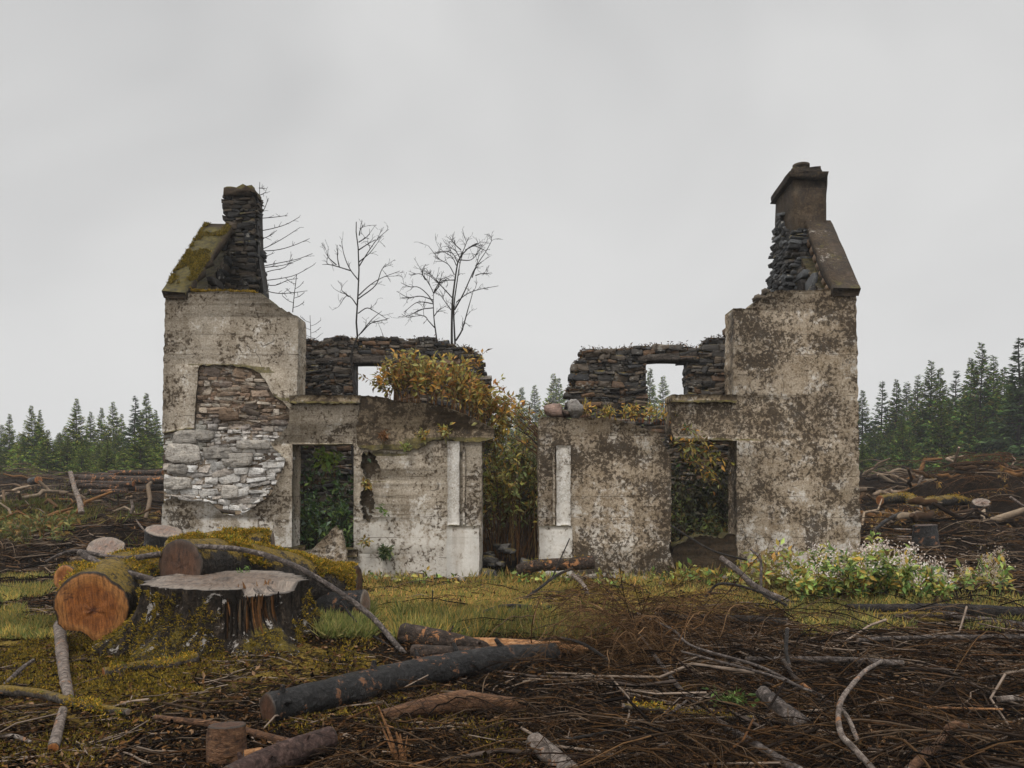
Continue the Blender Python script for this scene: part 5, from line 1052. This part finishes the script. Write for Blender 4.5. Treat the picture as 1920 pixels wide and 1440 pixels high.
# --- concrete slab leaning in the lower left window, and stones in the doorway
def slabf(m):
    q = [(533, 1088), (540, 1066), (572, 1040), (598, 1016), (624, 987), (630, 996), (637, 994), (641, 1012), (648, 1034), (652, 1060), (656, 1088)]
    pts = rough([((x - CX) * 12.2 / F, HC + (HY - y) * 12.2 / F) for x, y in q], .05, .008, 7)
    prism(m, [pts], lambda u, v, d: (u, 12.05 + .35 * (v + .1) + d, v), 0, .10)
m = MB(); slabf(m); o = m.build('concrete_slab', M['render_right'], None, origin=(-2.9, 12.2, 0)); tag(o, 'broken triangular slab of lichened render leaning in the lower left window', 'slab')
def rock(label, c, s, col, rng, group=None, mat='stone_dark'):
    n, mm = 14, 9; V = []
    for a in range(mm):
        ph = math.pi * (a + .5) / mm
        for b in range(n):
            th = 2 * math.pi * b / n; d = np.array((math.sin(ph) * math.cos(th), math.sin(ph) * math.sin(th), math.cos(ph))); d = np.sign(d) * np.abs(d) ** .7; V.append(d)
    V = np.array(V); V = V * (1 + .55 * fbm(V * 1.6 + rng.uniform(0, 50), 3, 3)[:, None]) * np.array(s); 
    q = [(a * n + b, a * n + (b + 1) % n, a * n + n + (b + 1) % n, a * n + n + b) for a in range(mm - 1) for b in range(n)]
    V = np.concatenate([V, [V[:n].mean(0)], [V[-n:].mean(0)]]); t_ = [(b, len(V) - 2, (b + 1) % n) for b in range(n)] + [((mm - 1) * n + b, (mm - 1) * n + (b + 1) % n, len(V) - 1) for b in range(n)]
    m = MB(); m.add(V + np.array(c), [np.array(q)[:, ::-1], np.array(t_)[:, ::-1]], col)
    o = m.build('stone', M[mat], None, origin=tuple(np.array(c) - (0, 0, s[2]))); o.rotation_euler = (rng.normal(0, .2), rng.normal(0, .2), rng.uniform(0, 6)); return tag(o, label, 'stone', group)
for k in range(14):
    x = rng.uniform(908, 1005); Y = rng.uniform(12.6, 13.5); s = rng.uniform(.05, .14)
    rock('grey rubble stone fallen in the empty doorway', ((x - CX) * Y / F, Y, .05 + .42 * max(0, (Y - 12.6)) * rng.uniform(.6, 1.2)), (s * 1.3, s, s * .55), pal(rng, 1, [(.05, .046, .042), (.085, .078, .07), (.025, .022, .018)], .2)[0], rng, 'rubble stones in the doorway')

m = MB(); r = np.random.default_rng(62); n = 5200; f, g = r.random(n), r.random(n) ** 1.25
f0, f1, t0, t1 = P(303, 545, 12.58), P(353, 547, 12.58), P(384, 419, 14.46), P(436, 421, 14.46)
q = (f0 * (1 - g[:, None]) + f1 * g[:, None]) * (1 - f[:, None]) + (t0 * (1 - g[:, None]) + t1 * g[:, None]) * f[:, None]; q[:, 2] += .005
keep = fbm(q * 3.0, 4, 12) > .02; q = q[keep]; tufts(m, q, np.repeat([[0, -.6, .8]], len(q), 0), r, .035, [(.20, .15, .025), (.14, .11, .022), (.28, .19, .03), (.07, .06, .016)], 3)
q2 = np.stack([r.uniform(-5.1, -4.1, 900), r.uniform(12.72, 12.95, 900), 0 * np.zeros(900)], 1); q2[:, 2] = np.interp(q2[:, 0], [-5.1, -4.1], [4.55, 4.53]); tufts(m, q2, np.repeat([[0, -.2, 1.]], 900, 0), r, .045, [(.30, .19, .03), (.2, .14, .025)], 3)
o = m.build('moss', M['moss'], house); o['kind'] = 'stuff'

for k in range(18):
    x = rng.choice([rng.uniform(-2.1, -.6), rng.uniform(.5, 2.5), rng.uniform(2.6, 5.4)]); Y = rng.uniform(12.15, 12.6); s_ = rng.uniform(.035, .10)
    rock('pale lump of fallen plaster lying along the wall foot', (x, Y, float(gz(x, Y)) + s_ * .25), (s_ * 1.4, s_, s_ * .6), pal(rng, 1, [(.24, .20, .155), (.33, .29, .24), (.14, .11, .08)], .2)[0], rng, 'plaster lumps along the wall foot', 'stone_pale')
# --- small stuff that nobody could count
def scatter_px(n, x0, x1, y0, y1, rng):
    return Gv(rng.uniform(x0, x1, n), y0 + (y1 - y0) * rng.random(n))
rng = np.random.default_rng(812)
m = MB()
p = np.concatenate([scatter_px(36000, -60, 1980, 1175, 1470, rng), scatter_px(9000, -60, 720, 1090, 1200, rng), scatter_px(16000, 640, 1560, 1082, 1200, rng), scatter_px(8000, -80, 330, 915, 1100, rng), scatter_px(8000, 1590, 2000, 905, 1120, rng)])
p[:, 2] += rng.uniform(.0, .03, len(p)); d = rng.normal(0, 1, p.shape) * (1, 1, .35); sz = rng.uniform(.012, .05, len(p)) * (1 + .06 * p[:, 1])
leaves(m, p, d, rng.normal(0, .35, p.shape) + (0, 0, 1), sz, sz * rng.uniform(.15, .5, len(p)), pal(rng, len(p), [(.03, .016, .008), (.075, .035, .013), (.018, .011, .007), (.13, .062, .022), (.011, .008, .006), (.05, .033, .013), (.20, .12, .065)], .35) * (.8 + .5 * fbm(p * 1.5, 3, 2))[:, None], .08)
tag(m.build('bark_litter', M['litter']), kind='stuff')
m = MB()
def mosspatch(n, x0, x1, y0, y1, thr):
    q = scatter_px(n, x0, x1, y0, y1, rng); k = fbm(q * np.array((1.6, 1.6, 0)), 4, 77) > thr; return q[k]
q = np.concatenate([mosspatch(16000, 0, 420, 1130, 1300, .02), mosspatch(16000, -20, 760, 1180, 1440, .14), mosspatch(6000, 700, 1500, 1280, 1440, .26), mosspatch(5000, 0, 300, 930, 1000, .12), mosspatch(4000, 1620, 1900, 930, 1030, .18)])
tufts(m, q, np.repeat([[0, 0, 1.]], len(q), 0), rng, .028, [(.20, .14, .02), (.14, .105, .02), (.27, .17, .025), (.085, .07, .016)], 2)
tag(m.build('ground_moss', M['moss']), kind='stuff')
m = MB()
def grassband(n, x0, x1, y0, y1, h0, h1, cols, thr=-.3, sd=5):
    q = scatter_px(n, x0, x1, y0, y1, rng); q = q[fbm(q * np.array((.9, .9, 0)), 3, sd) > thr]; k = len(q)
    w_ = fbm(q * np.array((1.3, 1.3, 0)), 3, 91)[:, None]
    c = pal(rng, k, cols, .25) * (1 + .5 * w_)
    leaves(m, q, np.stack([rng.normal(.1, .42, k), rng.normal(-.05, .42, k), rng.uniform(.5, 1, k)], 1), rng.normal(0, 1, (k, 3)), rng.uniform(h0, h1, k), .0075 + .004 * rng.random(k), c, .02)
YEL = [(.46, .31, .09), (.36, .29, .075), (.52, .32, .11), (.30, .28, .07), (.58, .35, .13), (.24, .24, .06)]
GRS = [(.17, .20, .06), (.24, .24, .075), (.31, .27, .10), (.12, .14, .04)]
grassband(30000, 660, 1130, 1098, 1188, .03, .085, YEL + GRS[:2], .02); grassband(16000, 1120, 1560, 1085, 1195, .03, .10, YEL[:3] + GRS, .05); grassband(7000, 740, 1150, 1150, 1205, .10, .24, GRS + YEL[:2], -.05, 8)
grassband(4500, 585, 700, 1140, 1200, .08, .2, GRS); grassband(9000, 0, 120, 1080, 1200, .05, .13, GRS + YEL[:2], -.1); grassband(5000, 1480, 1920, 1120, 1185, .05, .16, GRS + YEL[:2], -.05); grassband(5000, 0, 260, 920, 975, .15, .4, [(.10, .12, .03), (.17, .14, .04), (.08, .09, .025)], .0)
grassband(2600, 1263, 1388, 1032, 1085, .1, .28, YEL + GRS, -.5)
grassband(2600, 640, 1400, 1080, 1100, .05, .2, GRS + YEL, -.1)
tag(m.build('grass', M['grass']), kind='stuff')

# brushwood: limp dead boughs, each a stem with side twigs that droop
def boughs(mb, org, az, length, rng, ntw=20, droop=.35, lift=.25, col=None, rad=.006, tw=.34, sprd=.9):
    for o, a, L_ in zip(org, az, length):
        k = 8; s = np.linspace(0, 1, k); d = np.array((math.cos(a), math.sin(a), 0)); sidev = np.array((-d[1], d[0], 0)); wv = rng.normal(0, .16)
        pts = o + d * (L_ * s)[:, None] + sidev * (wv * L_ * s ** 2)[:, None] + np.array((0, 0, 1)) * (L_ * (lift * s - droop * s ** 2))[:, None] + rng.normal(0, .008, (k, 3))
        pts[:, 2] = np.maximum(pts[:, 2], gz(pts[:, 0], pts[:, 1]) + .01)
        c0 = pal(rng, 1, col, .3)
        tubes(mb, pts, np.linspace(1, .35, k)[None][0] * rad * rng.uniform(.7, 1.5), 5, c0)
        n = ntw; f = rng.uniform(.08, 1, n); ii = np.clip((f * (k - 1)).astype(int), 0, k - 2); fr = (f * (k - 1) - ii)[:, None]; b = pts[ii] * (1 - fr) + pts[ii + 1] * fr
        sg = np.where(rng.random(n) < .5, -1, 1)[:, None]; dd = d * rng.uniform(.2, .9, (n, 1)) + sidev * sg * rng.uniform(.3, sprd, (n, 1)) + np.stack([0 * f, 0 * f, rng.uniform(-.5, .35, n)], 1)
        ln = L_ * tw * rng.uniform(.3, 1.2, n) * (1.1 - .6 * f); kk = 6; s2 = np.linspace(0, 1, kk)[None, :, None]
        q = b[:, None] + norm(dd)[:, None] * ln[:, None, None] * s2 - np.array((0, 0, 1)) * (ln * rng.uniform(.05, .55, n))[:, None, None] * s2 ** 2 + rng.normal(0, .16, (n, 1, 3)) * ln[:, None, None] * s2 ** 2
        fl_ = gz(q[..., 0], q[..., 1]) + .006; q[..., 2] = np.maximum(q[..., 2], fl_)
        tubes(mb, q, np.linspace(1, .45, kk)[None] * (rad * .36) * rng.uniform(.7, 1.4, (n, 1)), 3, pal(rng, n, col, .35))
PALE_ = [(.12, .085, .06)]
BR = [(.040, .020, .008), (.010, .006, .0035), (.085, .045, .019), (.12, .065, .028), (.005, .0035, .0025), (.028, .018, .012), (.12, .08, .05), (.016, .008, .0045), (.006, .0045, .0035)]
rng = np.random.default_rng(9100)
m = MB()
def fieldb(n, x0, x1, y0, y1, l0, l1, hi, **kw):
    o = scatter_px(n, x0, x1, y0, y1, rng); o[:, 2] += rng.uniform(.0, hi, n)
    az = np.where(rng.random(n) < .5, 0, math.pi) + rng.normal(0, .8, n)
    boughs(m, o, az, rng.uniform(l0, l1, n), rng, **kw)
fieldb(210, 1060, 1990, 1215, 1480, .4, 1.2, .20, col=BR, ntw=34, rad=.0042, droop=.5)
fieldb(50, 1080, 1980, 1225, 1480, .7, 1.6, .22, col=BR, ntw=20, rad=.007)
fieldb(110, 680, 1200, 1290, 1480, .3, .9, .12, col=BR, ntw=26, rad=.0038)
fieldb(80, 1150, 1980, 1160, 1240, .6, 1.5, .22, col=BR, ntw=26, rad=.005, lift=.5, droop=.6)
fieldb(46, 720, 1540, 1090, 1185, .4, 1.3, .08, col=BR + PALE_, ntw=18, rad=.005)
fieldb(26, 960, 1250, 1130, 1260, .5, 1.1, .2, col=BR, ntw=24, rad=.005)
tag(m.build('brushwood', M['twig']), kind='stuff')
m = MB()                                # limp fan of brown twigs hanging over the trunks' far end
for k in range(150):
    o = P(rng.normal(1190, 70), rng.uniform(1135, 1262), rng.uniform(6.2, 7.4)); a = rng.choice([0, math.pi]) + rng.normal(0, 1.1)
    boughs(m, [o], [a], [rng.uniform(.25, .7)], rng, ntw=24, droop=rng.uniform(.1, 1.6), lift=rng.uniform(.2, 1.3), col=[(.16, .085, .036), (.10, .052, .023), (.22, .13, .065), (.06, .033, .016)], rad=.004, tw=.5)
for px, py in ((1112, 1080), (1150, 1092), (1162, 1062), (1190, 1100), (1222, 1108), (1260, 1128)):
    o = P(1195, 1190, 6.8); e_ = P(px, py, 6.8 + rng.normal(0, .2)); v = resample([o, (o + e_) / 2 + rng.normal(0, .03, 3), e_], 8); tubes(m, v, np.linspace(.006, .002, 8), 4, (.04, .028, .02))
    for i in range(16):
        b = v[rng.integers(2, 8)]; q = b + np.linspace(0, 1, 5)[:, None] * (norm(e_ - o + rng.normal(0, .4, 3)) * rng.uniform(.06, .16)); tubes(m, q, np.linspace(.0022, .0012, 5), 3, pal(rng, 1, BR, .3))
fan = m.build('dead_bough', M['twig'], None, origin=tuple(G(1195, 1262))); tag(fan, 'limp fan of rusty brown dead twigs standing over the ends of the trunks', 'dead branch')
m = MB()
def sticks(n, x0, x1, y0, y1, l0, l1, r0, r1, cols, hz=.3, up=.12):
    o = scatter_px(n, x0, x1, y0, y1, rng); az = rng.normal(0, .75, n) + rng.choice([0, math.pi], n); L_ = rng.uniform(l0, l1, n)
    d = np.stack([np.cos(az), np.sin(az), rng.normal(.02, up, n)], 1); kk = 5; s = np.linspace(-.5, .5, kk)[None, :, None]
    q = o[:, None] + d[:, None] * L_[:, None, None] * s + rng.normal(0, .05, (n, kk, 3)) * L_[:, None, None] * (1, 1, .5); q[..., 2] = np.maximum(q[..., 2], gz(q[..., 0], q[..., 1]) + .012)
    tubes(m, q, np.linspace(1, .6, kk)[None] * rng.uniform(r0, r1, (n, 1)), 4, pal(rng, n, cols, .3))
PALE = [(.16, .115, .08), (.05, .032, .02), (.02, .013, .009), (.25, .19, .145), (.09, .043, .018), (.012, .008, .006)]
sticks(520, -40, 760, 1230, 1460, .08, .5, .002, .006, PALE); sticks(420, 700, 1980, 1250, 1460, .12, .7, .002, .006, PALE[1:]); sticks(420, 1150, 1980, 1160, 1260, .3, 1.2, .003, .008, PALE)
sticks(120, 1000, 1980, 1190, 1460, .5, 1.6, .007, .016, PALE[1:] + [(.10, .075, .06)], up=.18); sticks(36, -40, 760, 1230, 1460, .3, .9, .005, .011, PALE[1:]); sticks(260, 660, 1560, 1088, 1195, .15, .9, .0025, .008, PALE); sticks(620, -80, 320, 925, 1095, .25, 1.3, .006, .018, PALE + BR); sticks(600, 1600, 2000, 915, 1110, .25, 1.4, .006, .018, PALE + BR); sticks(160, 0, 200, 1090, 1190, .2, .8, .003, .008, PALE)
tag(m.build('twig_litter', M['twig']), kind='stuff')
m = MB(); BF = [(.09, .05, .024), (.15, .10, .062), (.045, .026, .015), (.02, .013, .009), (.22, .16, .11)]; fieldb(70, -100, 320, 930, 1080, .7, 1.8, .2, col=BF, ntw=18, rad=.009); fieldb(80, 1600, 2020, 915, 1090, .7, 1.9, .25, col=BF, ntw=18, rad=.009);
def fieldw(n, x0, x1, y0, y1, l0, l1, hi, **kw):
    yy = rng.uniform(y0, y1, n); xx = rng.uniform(x0, x1, n) * yy / F; o = np.stack([xx, yy, gz(xx, yy) + rng.uniform(0, hi, n)], 1)
    boughs(m, o, np.where(rng.random(n) < .5, 0, math.pi) + rng.normal(0, .7, n), rng.uniform(l0, l1, n), rng, **kw)
fieldw(110, -980, -640, 21, 40, .9, 2.6, .5, col=BF, ntw=18, rad=.014); fieldw(120, 650, 1000, 20, 40, .9, 2.6, .5, col=BF, ntw=18, rad=.014)
def hulks(n, x0, x1, y0, y1, r0, r1, label, group):
    yy = rng.uniform(y0, y1, n); xx = rng.uniform(x0, x1, n) * yy / F; o = np.stack([xx, yy, gz(xx, yy) + rng.uniform(.0, .35, n)], 1); az = rng.normal(0, .8, n); L_ = rng.uniform(.5, 2.2, n); kk = 6; s = np.linspace(-.5, .5, kk)[None, :, None]
    q = o[:, None] + np.stack([np.cos(az), np.sin(az), rng.normal(.05, .28, n)], 1)[:, None] * L_[:, None, None] * s + rng.normal(0, .05, (n, kk, 3)) * L_[:, None, None]
    rr_ = np.array([.7, 1, 1.1, 1, .8, .5])[None] * rng.uniform(r0, r1, (n, 1)); cc = pal(rng, n, BF + [(.20, .10, .04), (.28, .21, .145)], .3)
    for k in range(n):                  # each broken limb is an object of its own, closed at both ends
        h = MB(); tubes(h, q[k], rr_[k], 7, cc[k]); v = h.v[0]; h.add(np.concatenate([v[:7], [v[:7].mean(0)], v[-7:], [v[-7:].mean(0)]]), np.concatenate([[(j, 7, (j + 1) % 7) for j in range(7)], [(8 + j, 8 + (j + 1) % 7, 15) for j in range(7)]]), cc[k] * 1.5)
        tag(h.build('broken_limb', M['twig'], None, origin=tuple(o[k])), label, 'broken limb', group)
hulks(110, 650, 1000, 16.5, 30, .025, .085, 'broken limb of wood heaped in the slash bank right of the ruin', 'broken limbs in the right slash bank'); hulks(50, -980, -640, 17, 30, .02, .06, 'broken limb lying in the slash left of the ruin', 'broken limbs in the left slash')
fieldw(60, 830, 1000, 19, 23, .6, 1.8, .5, col=[(.10, .05, .025), (.07, .04, .02), (.14, .07, .03), (.03, .018, .01)], ntw=30, rad=.010)
tag(m.build('far_brushwood', M['twig']), kind='stuff')

# --- cleared ground behind: log stack, leaning post, mossy hulks
rng = np.random.default_rng(66)
LG = 'cut brown log in the long low stack behind the ruin on the left'
for k, (x0, x1, y, r, Y) in enumerate(((132, 215, 893, 5, 24), (205, 305, 889, 5, 24.4), (150, 300, 900, 6.5, 23.6), (132, 250, 907, 6, 23.3), (240, 318, 904, 8, 23.2), (150, 262, 914, 5.5, 23), (255, 320, 916, 6, 22.8), (165, 240, 921, 5, 22.6), (275, 322, 884, 4, 24.8), (185, 290, 885, 4, 25))):
    log(LG, [P(x0, y + rng.normal(0, 2), Y), P(x1, y + rng.normal(0, 3), Y + rng.normal(0, .4))], [r * Y / F, r * Y / F * .9], 'bark_brown', 'cut_orange', rng=rng, sides=12, group='logs of the stack behind the ruin')
stick('silvery leaning post of dead trunk left of the ruin', [(132, 886), (140, 915), (149, 940), (153, 962)], 3.2, 4.2, 'birch', Ys=(19.5, 18.6), name='post', cat='post')
stick('pale branch standing out of the slash by the left wall corner', [(246, 938), (249, 950), (246, 962)], 2.2, 2.6, 'birch', Ys=(16, 16))
stick('pronged white twig beside the upright stump', [(275, 1000), (262, 984), (255, 974)], 1.5, 1, 'birch', Ys=(10.5, 10.5))
log('pale sawn end of a log low in the far left slash', [P(58, 903, 24), P(72, 900, 23.5)], [.11, .11], 'bark_dark', 'cut_orange', rng=rng)
log('hollow mossy log ring lying right of the tall wall', [P(1650, 938, 20), P(1700, 934, 20.3), P(1712, 946, 19.6)], [.13, .14, .12], 'bark_mossy', 'cut_orange', rng=rng, moss=400, mossn=-.2)
log('long ochre mossy log in the cleared ground at the right', [P(1702, 958, 18.5), P(1745, 944, 19), P(1790, 938, 19.5), P(1822, 944, 20)], [.15, .15, .12, .08], 'bark_mossy', 'cut_dark', rng=rng, moss=1000, mossn=0)
log('pinkish sawn stump top in the right slash', [P(1838, 958, 19), P(1840, 942, 18.9)], [.22, .2], 'bark_dark', 'cut_grey', (0, 1), rng=rng, name='tree_stump', cat='stump')
log('dark decayed stump behind the white-flowered bush', [P(1735, 1022, 14.5), P(1733, 985, 14.5)], [.24, .19], 'bark_dark', 'cut_dark', (0, 1), rng=rng, name='tree_stump', cat='stump', amp=.16)
stick('straight dark pole slanting by the right wall foot', [(1640, 994), (1662, 976), (1690, 962)], 2.6, 3, 'branch_dark', Ys=(16.5, 17.5))
stick('white curved stick near the right edge of the cleared ground', [(1895, 932), (1908, 942), (1918, 948)], 2, 2.2, 'birch', Ys=(18, 18))
stick('leaning crossed sticks, taller one, in the right slash', [(1722, 908), (1730, 892), (1726, 898)], 1.6, 1.4, 'birch', Ys=(22, 22))
for k, (x, y, w_) in enumerate(((1693, 992, 30), (1697, 1006, 26))):
    e = log('grey weathered board in the right slash, ' + ('upper' if k == 0 else 'lower') + ' of two', [P(x - w_ / 2, y, 15), P(x + w_ / 2, y + 1, 15)], [.035, .03], 'birch', 'cut_grey', rng=rng, squash=.5, sides=8, name='board', cat='board')
# ---------------------------------------------------------------- damp air
m = MB(); x0, x1, y0_, y1_, z0, z1 = -262, 262, -130, 262, -2.5, 15.0
V = [(x, y, z) for z in (z0, z1) for x, y in ((x0, y0_), (x1, y0_), (x1, y1_), (x0, y1_))]
m.add(V, np.array([(3, 2, 1, 0), (4, 5, 6, 7), (0, 1, 5, 4), (1, 2, 6, 5), (2, 3, 7, 6), (3, 0, 4, 7)]))
hm = bpy.data.materials.new('haze'); hm.use_nodes = True; ht = hm.node_tree; ht.nodes.remove(ht.nodes["Principled BSDF"])
pv = ht.nodes.new("ShaderNodeVolumePrincipled"); pv.inputs["Color"].default_value = (.97, .98, 1, 1); pv.inputs["Density"].default_value = .0010; pv.inputs["Anisotropy"].default_value = .2
ht.links.new(pv.outputs[0], ht.nodes["Material Output"].inputs["Volume"])
tag(m.build('haze', hm), kind='stuff')
